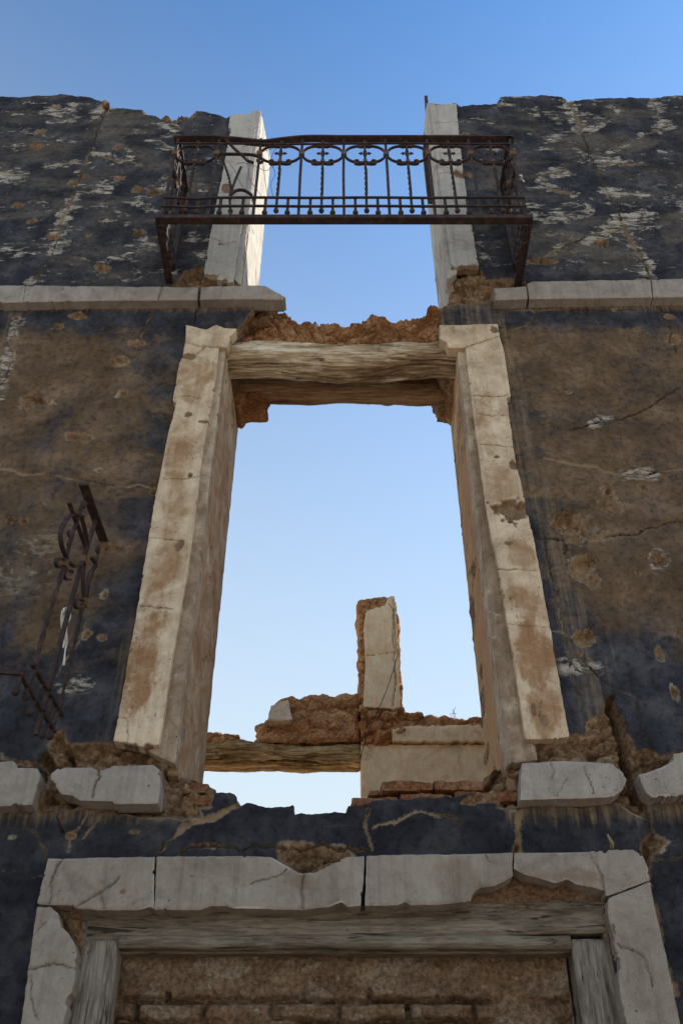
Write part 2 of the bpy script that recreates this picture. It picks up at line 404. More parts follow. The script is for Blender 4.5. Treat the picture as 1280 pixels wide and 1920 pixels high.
def m_wood(name, dark, mid, light, sc=1.0, vert=False):
    g = G(name, .9, .12)
    k = (100 * sc, 100 * sc, 9 * sc) if vert else (11 * sc, 100 * sc, 100 * sc)
    k2 = (12 * sc, 12 * sc, 3 * sc) if vert else (3 * sc, 12 * sc, 12 * sc)
    gr = g.noise(1.0, 7, .72, .3, g.mp(k)); big = g.noise(1.0, 5, .6, .4, g.mp(k2))
    c = g.ramp(g.ma('ADD', g.ma('MULTIPLY', gr, .55), g.ma('MULTIPLY', big, .45)), [(.39, dark), (.49, mid), (.59, light)])
    cr = g.step(g.noise(1.0, 6, .6, 1.2, g.mp(tuple(q * .3 for q in k))), .375, .35)
    c = g.mix(g.ma('MULTIPLY', cr, .8), c, tuple(q * .35 for q in dark))
    g.bump(g.ma('SUBTRACT', g.ma('ADD', gr, g.ma('MULTIPLY', big, .6)), g.ma('MULTIPLY', cr, .5)), .010)
    return g.out(c)
M_LOG = m_wood('weathered_log', (.16, .10, .06), (.45, .345, .235), (.80, .73, .61), .6)
M_LOG2 = m_wood('brown_log', (.12, .065, .035), (.27, .16, .09), (.42, .29, .18), .7)
M_RLOG = m_wood('ochre_log', (.13, .08, .04), (.36, .24, .12), (.62, .46, .26), .8)
M_TIMB = m_wood('grey_timber', (.085, .069, .055), (.195, .158, .124), (.31, .262, .21), 1.0)
M_TIMBV = m_wood('grey_timber_upright', (.080, .069, .060), (.19, .162, .138), (.34, .30, .26), 1.0, True)

def m_iron():
    g = G('rusty_iron', .75, .4)
    c = g.ramp(g.noise(25, 5, .7), [(.35, (.018, .013, .013)), (.52, (.036, .021, .020)), (.70, (.11, .05, .03))])
    g.bump(g.noise(180, 4, .7), .002); return g.out(c)
M_IRON = m_iron()
def m_flat(name, c1, c2, sc=20, rough=.8):
    g = G(name, rough, .3); g.bump(g.noise(sc * 4, 4, .6), .002)
    return g.out(g.mix(g.noise(sc, 4, .6), c1, c2))
M_WIRE = m_flat('old_wire', (.03, .028, .028), (.07, .05, .04))
M_COLLAR = m_flat('ochre_rust', (.10, .055, .03), (.17, .10, .05))
M_RAG = m_flat('white_rag', (.55, .54, .52), (.8, .78, .76))
M_STALK = m_flat('dry_stalk', (.25, .2, .1), (.35, .3, .17))
def m_ground():
    g = G('sandy_ground', .95, .1)
    c = g.ramp(g.noise(1.2, 7, .65), [(.3, (.36, .28, .195)), (.7, (.56, .455, .335))])
    g.bump(g.noise(9, 6, .7), .03); return g.out(c)
M_GROUND = m_ground()

# ================================================================ SETTING
gm = MB(); gs = 26
xs = np.linspace(-1, 1, gs); xs = np.sign(xs) * (np.abs(xs) ** 3) * 400
for j in range(gs):
    for i in range(gs): gm.v.append(Vector((xs[i], xs[j], 0)))
for j in range(gs - 1):
    for i in range(gs - 1): gm.f.append((j * gs + i, j * gs + i + 1, (j + 1) * gs + i + 1, (j + 1) * gs + i))
tag(gm.build('ground', M_GROUND), kind='structure')

# ================================================================ FACADE
facade = empty('ruined_house_facade', (0, 0, 0), 'roofless blue-black plastered facade with cream window surround and grey stone mouldings, open to the sky', 'ruined house')
TH = .60
h = .0058
us = np.concatenate([np.arange(-5.5, -2.7, .05), np.arange(-2.7, 2.7, h), np.arange(2.7, 5.51, .05)])
vs = np.concatenate([np.arange(0, 2.15, .05), np.arange(2.15, 6.2, .0055), np.arange(6.2, 9.0, .0075)])
X, Z = np.meshgrid(us, vs)
n1 = fbm(X, Z, 5, 5, 1); n2 = fbm(X, Z, 22, 4, 9); n3 = fbm(X, Z, 1.1, 4, 20); n4 = fbm(X, Z, 60, 3, 31)
# broken top of the wall
topL = PP([(0, 180), (40, 183), (110, 178), (165, 180), (192, 189), (200, 184), (204, 186), (206, 200), (270, 205), (300, 208), (365, 207), (395, 212), (425, 220), (433, 215), (480, 214), (496, 220)])
topR = PP([(797, 196), (855, 194), (862, 199), (930, 194), (938, 181), (980, 178), (1050, 180), (1065, 187), (1120, 184), (1200, 183), (1280, 180)])
tx = np.concatenate([[-5.6, -4.2, -3.4], topL[:, 0], topR[:, 0], [3.3, 4.2, 5.6]])
tz = np.concatenate([[8.3, 8.9, 8.6], topL[:, 1], topR[:, 1], [8.8, 8.35, 8.7]])
ph_top = Z - np.interp(X, tx, tz) + .018 * n1 + .012 * n2
# window and balcony door void
void = [(-.665, W(345, 1468)[1])] + [W(*p) for p in ((392, 1472), (397, 1487), (440, 1490), (446, 1510), (548, 1514), (553, 1526), (565, 1523), (605, 1527), (650, 1524), (655, 1513), (690, 1512), (705, 1500), (850, 1497), (905, 1482), (930, 1462))]
void = [(-.690, W(338, 1440)[1]), (-.66, W(352, 1468)[1])] + void[1:] + [(.67, W(948, 1440)[1]), (.68, 4.5), (.68, 5.72)]
void += [W(*p) for p in ((836, 650), (824, 632), (822, 607), (828, 590), (832, 572), (838, 566))] + [(.70, 6.38), (.70, 7.5), (.70, 9.6), (-.63, 9.6), (-.63, 6.5), (-.63, 6.30)]
void += [W(*p) for p in ((500, 566), (478, 568), (465, 585), (455, 604), (440, 622), (428, 648))] + [(-.685, 5.70), (-.69, 4.5)]
ph_void = sdf(void, X, Z)
ph_void = ph_void + .010 * n2 * (np.abs(ph_void) < .1) + .012 * n1 * ((Z > 5.75) & (Z < 6.3) | (Z < 3.2))
ph_door = np.maximum(np.abs(X - .008) - .93, Z - 2.665)
phi = np.maximum(np.maximum(ph_top, -ph_void), -ph_door)

# exposed rubble areas
def EP(*p): return PP(p)
EXPO = [EP((72, 1530), (78, 1440), (88, 1428), (86, 1402), (103, 1372), (125, 1368), (131, 1387), (215, 1390), (300, 1385), (372, 1370), (375, 1530), (300, 1526), (120, 1512)),
        EP((930, 1385), (985, 1400), (1060, 1390), (1068, 1375), (1098, 1378), (1100, 1352), (1128, 1335), (1135, 1302), (1150, 1312), (1165, 1345), (1178, 1382), (1192, 1405), (1240, 1412), (1300, 1410), (1420, 1420), (1420, 1445), (1208, 1452), (1216, 1500), (1212, 1530), (1190, 1518), (1160, 1500), (930, 1515)),
        EP((838, 495), (899, 497), (905, 527), (955, 522), (990, 528), (985, 545), (926, 545), (926, 564), (820, 572)),
        EP((322, 532), (345, 508), (380, 500), (388, 528), (446, 530), (446, 545), (320, 545)),
        EP((262, 196), (368, 200), (364, 216), (330, 229), (305, 224), (270, 212)),
        EP((204, 178), (212, 200), (196, 212), (188, 195)),
        EP((870, 1638), (960, 1625), (1140, 1640), (1145, 1705), (870, 1705)),
        EP((520, 1590), (560, 1583), (640, 1588), (660, 1610), (600, 1640), (560, 1640), (520, 1612)),
        EP((85, 1690), (160, 1690), (160, 1785), (140, 1775), (105, 1740)),
        EP((1205, 1575), (1222, 1562), (1240, 1572), (1257, 1578), (1240, 1592), (1225, 1600), (1215, 1650), (1203, 1625)),
        EP((475, 563), (520, 560), (520, 600), (452, 612)), EP((958, 1600), (970, 1575), (976, 1600)),
        EP((0, 1415), (40, 1420), (75, 1425), (75, 1445), (0, 1432)),
        EP((935, 1440), (990, 1430), (985, 1508), (860, 1506), (905, 1470)), EP((300, 1430), (400, 1430), (400, 1515), (300, 1515))]
ex = np.full(X.shape, .35)
for p in EXPO: ex = np.minimum(ex, sdf(p, X, Z))
ex = ex + .022 * n1 + .010 * n2
# shell and bullet craters: px, py, rx, ry in photo pixels on the wall plane
CR = [(75, 750, 34, 11), (52, 762, 16, 9), (150, 818, 25, 8), (186, 880, 10, 6), (230, 737, 8, 7), (222, 677, 15, 6), (258, 643, 14, 5), (286, 918, 17, 11), (22, 975, 8, 7), (45, 977, 6, 5), (210, 1028, 14, 9),
      (74, 246, 10, 4), (69, 273, 9, 4), (161, 328, 14, 6), (137, 341, 9, 5), (33, 383, 12, 6), (190, 500, 15, 6), (97, 444, 12, 9), (168, 440, 9, 6), (258, 353, 9, 5), (295, 358, 16, 5), (222, 333, 12, 5), (105, 198, 12, 4), (218, 277, 6, 4), (260, 438, 12, 8), (60, 414, 10, 4), (28, 596, 9, 5), (110, 610, 9, 5), (142, 592, 14, 5), (5, 872, 9, 9), (300, 570, 6, 3), (125, 1165, 6, 10), (160, 1190, 9, 8), (190, 1195, 9, 7), (195, 1112, 6, 7), (240, 1030, 5, 5),
      (1143, 925, 17, 16), (1146, 948, 20, 15), (1078, 982, 34, 20), (1075, 1003, 26, 18), (1085, 968, 22, 7), (1092, 1062, 22, 22), (1110, 1085, 18, 18), (1093, 1195, 21, 17), (1258, 636, 13, 7), (1125, 455, 12, 9), (1020, 490, 24, 4), (870, 328, 14, 5), (1253, 592, 8, 4), (1210, 912, 8, 6), (1066, 733, 4, 3), (905, 540, 16, 6), (1240, 1050, 14, 14), (1195, 1075, 6, 6), (1150, 580, 5, 3),
      (1235, 1225, 5, 8), (1265, 1300, 6, 9), (1082, 1228, 8, 5), (135, 1568, 8, 5), (25, 1570, 5, 3), (255, 1560, 10, 4), (1245, 1865, 8, 8), (115, 1535, 5, 5)]
cd = np.full(X.shape, 1.0); bowl = np.zeros(X.shape)
for k, (cx, cy, rx, ry) in enumerate(CR):
    c = W(cx, cy); a = W(cx + rx, cy)[0] - c[0]; b = c[1] - W(cx, cy + ry)[1]
    m = (np.abs(X - c[0]) < 3 * a + .05) & (np.abs(Z - c[1]) < 3 * b + .05)
    q = np.sqrt(((X[m] - c[0]) / a) ** 2 + ((Z[m] - c[1]) / b) ** 2) - 1 + .42 * n1[m] + .5 * n2[m] + .45 * fbm(X[m], Z[m], 13, 3, k) + .15 * n4[m]
    r = min(a, b); cd[m] = np.minimum(cd[m], q * r)
    bowl[m] = np.maximum(bowl[m], np.clip(-q * 1.8 + .25, 0, 1) * min(.075, r * .9 + .012))
ex = np.minimum(ex, cd)
# cracks: px polyline, half width (m), depth
CK = [([(202, 190), (180, 250), (152, 325), (128, 390), (112, 430), (95, 480), (62, 528)], .006, .008), ([(180, 290), (215, 300), (300, 312)], .004, .006), ([(0, 325), (60, 322), (100, 312), (150, 300)], .003, .004),
      ([(340, 1240), (340, 1241)], .001, 0), ([(50, 575), (30, 620), (18, 690), (0, 745)], .004, .004),
      ([(1062, 180), (1072, 205), (1090, 235), (1100, 285), (1112, 306), (1145, 368), (1170, 430), (1200, 482), (1222, 527)], .007, .012), ([(1222, 560), (1232, 575), (1250, 610), (1262, 660)], .005, .006),
      ([(1112, 306), (1180, 306), (1285, 312)], .006, .01), ([(1108, 300), (1060, 318), (1010, 330), (985, 340)], .006, .008), ([(940, 190), (975, 215), (1003, 242)], .004, .005), ([(1168, 427), (1110, 440), (1060, 458), (1000, 492)], .006, .007),
      ([(1010, 342), (1040, 355), (1072, 362)], .009, .008), ([(1220, 180), (1225, 200), (1235, 216)], .004, .004), ([(1140, 280), (1200, 260), (1250, 232)], .003, .003),
      ([(0, 878), (60, 890), (140, 900), (210, 907), (285, 914)], .004, .006), ([(372, 560), (370, 585), (366, 606)], .006, .02), ([(295, 572), (278, 600), (270, 640)], .003, .004), ([(985, 565), (1005, 590), (1000, 605), (960, 618)], .004, .005),
      ([(928, 566), (936, 610)], .004, .006), ([(925, 580), (1100, 581), (1225, 578)], .004, .006), ([(1300, 715), (1240, 745), (1200, 768), (1165, 785), (1105, 795), (1060, 808), (1030, 797)], .006, .014), ([(1020, 860), (1060, 868), (1110, 872), (1165, 888), (1230, 886), (1290, 880)], .004, .008),
      ([(1000, 1005), (1045, 1012), (1100, 1010), (1150, 1002), (1205, 998), (1250, 980), (1300, 970)], .008, .014), ([(1060, 1020), (1062, 1040)], .010, .012),
      ([(1023, 1015), (1040, 1100), (1055, 1170), (1073, 1265), (1085, 1320)], .0015, .006), ([(1088, 1212), (1096, 1240), (1120, 1265), (1148, 1292), (1150, 1315)], .004, .01), ([(1150, 1290), (1190, 1310), (1202, 1350), (1208, 1385), (1225, 1410)], .004, .006), ([(1060, 1190), (1030, 1182), (960, 1178)], .002, .003),
      ([(45, 1550), (60, 1565), (85, 1610)], .004, .005), ([(300, 1592), (330, 1562), (360, 1545), (410, 1532), (450, 1512)], .007, .010), ([(350, 1540), (300, 1590), (290, 1600)], .004, .006),
      ([(330, 1600), (350, 1588), (420, 1582), (480, 1592), (545, 1592), (610, 1580), (690, 1592)], .005, .016), ([(692, 1512), (685, 1540), (688, 1565), (690, 1600)], .006, .012), ([(975, 1505), (968, 1535), (972, 1560), (978, 1600)], .006, .012),
      ([(780, 1523), (830, 1530), (868, 1545), (870, 1562)], .004, .006), ([(700, 1545), (740, 1540), (790, 1522)], .003, .004), ([(1210, 1500), (1213, 1530), (1220, 1565)], .007, .02), ([(1208, 1640), (1225, 1700), (1240, 1790), (1262, 1860)], .007, .01), ([(1225, 1615), (1260, 1608), (1290, 1612)], .003, .004),
      ([(170, 1515), (140, 1560), (128, 1600)], .003, .004), ([(190, 1525), (160, 1570)], .003, .003), ([(0, 1632), (40, 1636), (90, 1645)], .002, .002), ([(110, 1270), (150, 1200), (190, 1135)], .002, .003), ([(72, 1425), (100, 1400), (60, 1440)], .004, .004),
      ([(505, 300), (560, 300)], .001, 0)]
crk = np.zeros(X.shape); grv = np.zeros(X.shape)
wx = X + .024 * fbm(X, Z, 8, 6, 70, .68); wz = Z + .024 * fbm(X, Z, 8, 6, 80, .68)
drk = np.zeros(X.shape); nearc = np.zeros(X.shape); vr = fbm(X, Z, 4, 3, 95); vr2 = fbm(X, Z, 30, 3, 96)
for p, wd, dp in CK:
    d = dline(PP(p), wx, wz, .12); wd2 = wd * np.clip(.75 + 1.5 * vr + .5 * vr2, .12, 2.6)
    nearc = np.maximum(nearc, sst(.10, .01, d + .02 * vr2) * .8)
    crk = np.maximum(crk, (1 - sst(wd2 * .8, wd2 * 1.6 + .002, d)) * sst(-.75, .0, vr + .5 * vr2 + wd * 40))
    k_ = sst(-.2, .35, -vr + .4 * vr2) if dp < .015 else 1.0
    drk = np.maximum(drk, (1 - sst(.0015, .0055, np.abs(d - wd2 * .25))) * k_ * (.9 if dp > .003 else .3)); grv = np.maximum(grv, dp * (1 - sst(0, wd2 * 1.5 + .004, d)))
# deep fissures and holes in the rubble
HO = [([(1150, 1315), (1158, 1345), (1166, 1395), (1172, 1430), (1185, 1462)], .016, .12), ([(1180, 1450), (1200, 1500)], .010, .08), ([(88, 1425), (100, 1448)], .022, .09), ([(128, 1410), (134, 1428)], .012, .06), ([(308, 1440), (325, 1462)], .014, .07), ([(60, 1512), (72, 1470), (78, 1450)], .010, .05)]
hol = np.zeros(X.shape)
for p, wd, dp in HO:
    d = dline(PP(p), wx, wz, .15); hol = np.maximum(hol, dp * (1 - sst(wd * .3, wd * 1.5, d)))
ex = np.where(hol > .01, np.minimum(ex, -.01), ex)
expo = 1 - sst(-.004, .005, ex)
F1, F21, cv = worley(X + .02 * n1, Z + .02 * n1, 7, 11, 3)
G1, G21, gv_ = worley(X + .015 * n1, Z, 19, 27, 8)
rub = .034 * (cv - .5) + .024 * sst(.35, 0, F21) + .016 * (gv_ - .5) + .010 * sst(.3, 0, G21) + .013 * n2 + .006 * n4 + .010 * n1
deep = sst(0, -.03, ex)
isbowl = bowl > 0
Dm = .0035 * n3 + .0016 * n1 + .0006 * n4 + np.where(isbowl, bowl + .010 * n2 * (bowl > .006), 0) + grv + hol
Dm = Dm + np.where(~isbowl, expo * (.010 + deep * (.028 + rub)), 0)
lay = sst(-.012, .012, fbm(X + .02 * n1, Z, 1.5, 8, 200, .64) - .18); lay2 = sst(-.012, .012, fbm(X, Z * 1.4, 3.1, 8, 210, .66) - .42)
Dm = Dm + .0028 * lay * (Z > 3.1) + .0022 * lay2
brn = sst(6.12, 5.75, Z) * sst(3.2, 4.1, Z) * .84
edge = np.clip((np.abs(X) - .90) / .35, 0, 1)
brn = brn * np.where(Z < 4.6, .45 + .55 * edge, .8 + .2 * edge) + (.24 * n3 + .16 * lay + .22 * lay2 - .08) * (Z < 6.1)
drp = sst(.24, .04, np.abs(Z - 6.18)) * (Z < 6.22) * .85 + sst(.22, .02, np.abs(Z - 3.06)) * (Z < 3.07) * .75 * (np.abs(X) > .62) + .5 * sst(-.3, .5, n3) * sst(3.0, 2.9, Z) * (X < -.9)
drp = np.maximum(drp, .62 * sst(.15, .6, fbm(X * 3.2, Z * .35, 1, 5, 220) ) * (Z > 3.3) * (Z < 6.1))
flk = sst(.6, 1.0, fbm(X, Z, 1.4, 3, 91)) * (Z > 3.3) * .35
for p in ([(34, 600), (22, 640), (12, 690), (0, 745)], [(1165, 888), (1195, 884), (1225, 889)], [(1238, 1040), (1235, 1060)], [(1062, 1245), (1110, 1250)], [(125, 1290), (165, 1280)], [(1110, 795), (1140, 782)]):
    flk = np.maximum(flk, .9 * (1 - sst(.02, .06, dline(PP(p), wx, wz, .15))))
wht = np.where(isbowl, .42 * sst(-.5, .5, n2), 0) + (1 - np.where(isbowl, .42, 0)) * (1 - sst(.001, .006, np.abs(ex - .002 + .003 * n4))) * sst(.05, .6, fbm(X, Z, 9, 4, 44)) * (1 - sst(.2, .5, hol * 20)) * .55
flk = np.where(Z > 6.25, nearc * sst(-.4, .3, vr), flk)
edge_v = np.minimum(np.abs(ph_void), np.abs(ph_top))
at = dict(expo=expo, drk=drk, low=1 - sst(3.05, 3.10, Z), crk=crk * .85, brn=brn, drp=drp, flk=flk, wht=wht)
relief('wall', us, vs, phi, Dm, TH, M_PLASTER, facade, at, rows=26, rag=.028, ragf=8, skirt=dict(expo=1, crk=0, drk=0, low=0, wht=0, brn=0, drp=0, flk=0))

# ---- slabs (mouldings, surrounds): polygons in photo pixels lying on the plane Y = front
def slab(name, poly, front, back, mat, parent=facade, label=None, hh=.0048, ragged=.0035, cracks=(), chips=(), stains=(), px=True, bumpy=.0012, round_=.0035, white=0, prof=None, rows=4):
    poly = PP(poly, front) if px else np.array(poly)
    lo = poly.min(0) - .03; hi = poly.max(0) + .03
    u = np.arange(lo[0], hi[0], hh); v = np.arange(lo[1], hi[1], hh); A, B = np.meshgrid(u, v)
    s = random.randint(0, 999)
    a1 = fbm(A, B, 9, 4, s); a2 = fbm(A, B, 34, 3, s + 7); ph = sdf(poly, A, B) + ragged * (a1 * .4 + a2 * .5)
    chp = fbm(A, B, 13, 5, s + 31, .7); ph = ph + .013 * sst(.40, .80, chp) * sst(-.03, 0, ph)
    D = front + bumpy * a1 * 1.5 + round_ * sst(-.009, 0, ph) + .0005 * a2
    ck = np.zeros(A.shape); e = np.zeros(A.shape); stn = np.zeros(A.shape)
    wa = A + .014 * fbm(A, B, 11, 6, s + 1, .68); wb = B + .014 * fbm(A, B, 11, 6, s + 2, .68)
    for p, wd, dp in cracks:
        d = dline(PP(p, front) if px else np.array(p), wa, wb); ck = np.maximum(ck, (1 - sst(wd * .1, wd * .45 + .0035, d)) * (.55 + .45 * sst(-.3, .3, a1))); D = D + dp * (1 - sst(0, wd * 1.5 + .003, d))
    for cx, cy, rx, ry, dp in chips:
        c = W(cx, cy, front); a = abs(W(cx + rx, cy, front)[0] - c[0]); b = abs(c[1] - W(cx, cy + ry, front)[1])
        q = np.sqrt(((A - c[0]) / a) ** 2 + ((B - c[1]) / b) ** 2) - 1 + .3 * a1 + .45 * a2 + .4 * fbm(A, B, 24, 3, s + 61)
        e = np.maximum(e, 1 - sst(-.08, .08, q)); D = D + dp * np.sqrt(np.clip(-q * 1.4, 0, 1))
    for cx, cy, rx, ry, k in stains:
        c = W(cx, cy, front); a = abs(W(cx + rx, cy, front)[0] - c[0]); b = abs(c[1] - W(cx, cy + ry, front)[1])
        stn = np.maximum(stn, k * sst(1.35, .55, np.sqrt(((A - c[0]) / a) ** 2 + ((B - c[1]) / b) ** 2) + .9 * fbm(A * 1.4, B * .7, 7, 7, s + 41, .68)))
    wh = white * .7 * (1 - sst(.001, .008, -ph)) * sst(.1, .7, a1 + .4 * a2)
    if prof is not None: D = D + prof(A, B)
    o = relief(name, u, v, ph, D, back, mat, parent, dict(expo=e, crk=ck, stn=stn, wht=wh), rows=rows, rag=.002, ragf=30, skirt=dict(crk=0, stn=.25, wht=0))
    return tag(o, label)

# upper string course
slab('string_course', [(-700, 531), (0, 534), (200, 536), (371, 538), (370, 562), (200, 563), (0, 567), (-700, 575)], -.062, .03, M_GREY, cracks=[([(48, 534), (42, 566)], .003, .004), ([(305, 536), (297, 565)], .004, .006)], rows=6)
slab('string_course', [(377, 538), (440, 535), (498, 534), (512, 544), (537, 557), (530, 561), (480, 560), (374, 561)], -.062, .03, M_GREY, label='broken end of the grey string course', ragged=.007, rows=6)
slab('string_course', [(926, 540), (985, 537), (990, 560), (928, 562)], -.062, .03, M_GREY, ragged=.006)
slab('string_course', [(988, 532), (1000, 527), (1218, 524), (1222, 557), (992, 560)], -.062, .03, M_GREY)
slab('string_course', [(1221, 524), (1280, 522), (2000, 518), (2000, 552), (1224, 557)], -.062, .03, M_GREY)
# lower string course blocks
slab('string_course_block', [(-900, 1432), (0, 1428), (25, 1426), (36, 1438), (70, 1441), (76, 1453), (68, 1480), (60, 1508), (0, 1511), (-900, 1515)], -.07, .03, M_GREY, white=.7, rows=6, label='chipped left block of the lower string course')
slab('string_course_block', [(95, 1452), (108, 1440), (172, 1438), (183, 1444), (195, 1443), (213, 1436), (285, 1433), (299, 1442), (301, 1470), (297, 1506), (215, 1507), (211, 1502), (150, 1500), (138, 1492), (116, 1488), (97, 1464)], -.07, .03, M_GREY, white=.5, rows=6,
     cracks=[([(183, 1440), (186, 1455), (178, 1475), (172, 1500)], .004, .006)], label='cracked double block of the lower string course')
slab('string_course_block', [(978, 1430), (1060, 1427), (1110, 1429), (1152, 1431), (1168, 1450), (1174, 1462), (1165, 1482), (1148, 1494), (1060, 1497), (975, 1499)], -.07, .03, M_GREY, white=.5, rows=6,
     cracks=[([(1030, 1430), (1035, 1445), (1030, 1462)], .003, .005), ([(1092, 1435), (1105, 1465), (1110, 1490)], .002, .003), ([(1060, 1460), (1045, 1490)], .0015, .002)])
slab('string_course_block', [(1196, 1452), (1215, 1447), (1240, 1438), (1262, 1425), (1262, 1413), (1285, 1410), (2200, 1405), (2200, 1480), (1285, 1492), (1222, 1495), (1210, 1485)], -.07, .03, M_GREY, white=.9, rows=6)

# middle window surround
CL = slab('window_surround', [(348, 640), (349, 609), (372, 613), (386, 617), (405, 608), (420, 614), (444, 616), (432, 632), (426, 651), (411, 651), (400, 740), (378, 860), (362, 1000), (345, 1110), (322, 1240), (308, 1340), (298, 1395), (270, 1400), (213, 1388), (228, 1310), (262, 1115), (288, 950), (312, 830), (331, 755), (324, 750), (330, 720), (336, 680), (342, 668)], -.045, .03, M_CREAM,
     cracks=[([(345, 640), (372, 648), (425, 652)], .004, .012), ([(382, 650), (362, 672), (342, 668)], .004, .01), ([(326, 745), (350, 742), (378, 748)], .0015, .003), ([(306, 896), (340, 898), (372, 893)], .002, .003), ([(280, 1008), (345, 1012)], .002, .004), ([(262, 1137), (325, 1142)], .0025, .004), ([(218, 1340), (240, 1345), (240, 1395)], .002, .003)],
     chips=[(354, 776, 7, 4, .012), (380, 790, 10, 3, .008), (357, 891, 7, 5, .014), (336, 1022, 9, 8, .012), (350, 668, 14, 4, .015), (235, 1402, 30, 9, .02), (285, 1404, 20, 10, .02)],
     stains=[(360, 700, 40, 40, .7), (340, 850, 24, 60, .55), (325, 950, 20, 70, .6), (315, 1060, 28, 50, .7), (285, 1170, 35, 60, .8), (268, 1270, 34, 75, .9)], rows=5, label='left upright of the cream window surround')
CRt = slab('window_surround', [(825, 634), (824, 609), (880, 608), (932, 607), (937, 635), (944, 655), (957, 742), (949, 745), (957, 800), (966, 860), (983, 935), (1000, 1010), (1022, 1130), (1048, 1280), (1066, 1380), (1050, 1384), (985, 1386), (972, 1300), (953, 1180), (932, 1060), (912, 960), (900, 870), (885, 760), (872, 651), (840, 651), (836, 640)], -.045, .03, M_CREAM,
     cracks=[([(830, 652), (870, 652), (905, 640), (935, 630)], .004, .01), ([(888, 742), (955, 742)], .002, .004), ([(893, 775), (925, 780), (950, 776)], .0015, .003), ([(898, 832), (960, 836)], .0015, .002), ([(930, 1066), (1005, 1070)], .003, .006), ([(950, 1172), (1028, 1178)], .0025, .004), ([(1008, 1340), (1014, 1315)], .002, .004)],
     chips=[(967, 958, 36, 20, .035), (966, 870, 13, 14, .018), (931, 856, 6, 3, .006), (953, 1018, 7, 4, .01), (956, 1122, 4, 3, .008), (927, 618, 8, 5, .01), (1000, 1332, 4, 12, .006), (1020, 1350, 8, 12, .006)],
     stains=[(910, 800, 20, 60, .5), (925, 900, 25, 40, .45), (975, 1040, 26, 30, .6), (985, 1130, 30, 40, .7), (1000, 1230, 38, 70, .95), (1020, 1330, 40, 50, .8)], rows=5, label='right upright of the cream window surround with a large chip')
# rebates between surround and reveal
slab('rebate_strip', [(-.775, 3.26), (-.655, 3.20), (-.655, 5.72), (-.74, 5.72)], -.014, .10, M_STRIP, px=False, hh=.008, stains=[(330, 1200, 80, 400, .75)], bumpy=.003, ragged=.004)
slab('rebate_strip', [(.655, 3.20), (.775, 3.22), (.755, 5.74), (.655, 5.74)], -.014, .10, M_STRIP, px=False, hh=.008, stains=[(930, 1100, 80, 400, .9)], bumpy=.003, ragged=.004)
# upper door jambs
slab('door_jamb', [(433, 240), (429, 239), (431, 216), (455, 212), (478, 214), (479, 240), (462, 330), (453, 420), (446, 470), (438, 528), (430, 529), (383, 517), (384, 500), (402, 398), (412, 350)], -.035, .03, M_PALE,
     cracks=[([(396, 447), (410, 450), (420, 458), (440, 452)], .004, .008)], chips=[(412, 458, 4, 3, .012), (402, 528, 26, 6, .02), (425, 352, 14, 10, .006), (397, 520, 14, 8, .01)], ragged=.006, rows=5, label='left jamb of the balcony door')
slab('door_jamb', [(805, 196), (855, 194), (860, 250), (868, 320), (880, 400), (897, 500), (846, 500), (836, 430), (825, 350), (815, 270)], -.035, .03, M_PALE,
     cracks=[([(820, 325), (872, 320)], .003, .006), ([(812, 228), (858, 228)], .002, .003), ([(820, 287), (862, 287)], .002, .003)], chips=[(868, 326, 22, 6, .025), (872, 502, 30, 5, .02)], ragged=.005, rows=5, label='right jamb of the balcony door')
slab('rebate_strip', [(-.69, 6.42), (-.612, 6.30), (-.612, 8.46), (-.68, 8.46)], -.012, .10, M_PALE, px=False, hh=.008, ragged=.008)
slab('rebate_strip', [(.650, 6.36), (.71, 6.42), (.71, 8.58), (.65, 8.58)], -.012, .10, M_PALE, px=False, hh=.008, ragged=.006)

# plastered reveals of both openings (thin coats on the sides of the holes)
def reveal(name, side, x0, x1, z0, z1, mat, label, lowcut=0.0, stains=.5, seedv=5, y0=.015):
    u = np.arange(y0 - .02, TH + .06, .008); v = np.arange(z0 - .05, z1 + (.5 if z1 > 7 else .05), .008); A, B = np.meshgrid(u, v)
    a1 = fbm(A, B, 5, 4, seedv); a2 = fbm(A, B, 20, 4, seedv + 3)
    low = z0 + lowcut * (1 - (A - y0) / TH) + .05 * a1
    ph = np.maximum(np.maximum(y0 - A, A - (TH - .005 + .018 * a2 + .02 * a1)), np.maximum(low - B, B - z1 - .03 * a1 - (.6 * A if z1 > 7 else 0)))
    ph = ph + .002 * a2
    D = .003 * a1 + .001 * a2
    stn = stains * sst(1.0, .3, np.abs((B - (z0 + z1) / 2 + .3) / (z1 - z0) * 2) ** 2 * .6 + .3 * a1)
    ck = (1 - sst(.002, .007, np.abs(fbm(A, B, 1.9, 4, seedv + 9) * .25))) * .6
    e = sst(.55, .75, fbm(A, B, 2.6, 4, seedv + 20) + .5 * sst(.35, TH, A) - .12)
    D = D - e * .0
    sg = -side
    tf = (lambda a, b, d: (x0 + (x1 - x0) * (a / TH) + side * d, a, b))
    return tag(relief(name, u, v, ph, D, .04, mat, facade, dict(expo=e * .55, crk=ck, stn=stn, wht=e * 0), rows=3, rag=.004, ragf=30, skirt=dict(expo=.7, crk=0), tf=tf, flip=(side > 0)), label)
reveal('window_reveal', -1, -.655, -.635, 3.13, 5.70, M_REVEAL, 'stained plaster on the left side of the window', lowcut=.08, stains=.75, seedv=5, y0=.05)
reveal('window_reveal', 1, .655, .672, 3.14, 5.72, M_REVEAL_B, 'brown plaster on the right side of the window', stains=1.2, seedv=55, y0=.05)
reveal('door_reveal', -1, -.610, -.590, 6.33, 8.48, M_WHITER, 'white plaster reveal catching the sun', lowcut=-.08, stains=0, seedv=15, y0=.05)
reveal('door_reveal', 1, .650, .675, 6.22, 8.60, M_PALE, None, stains=.1, seedv=25, y0=.05)

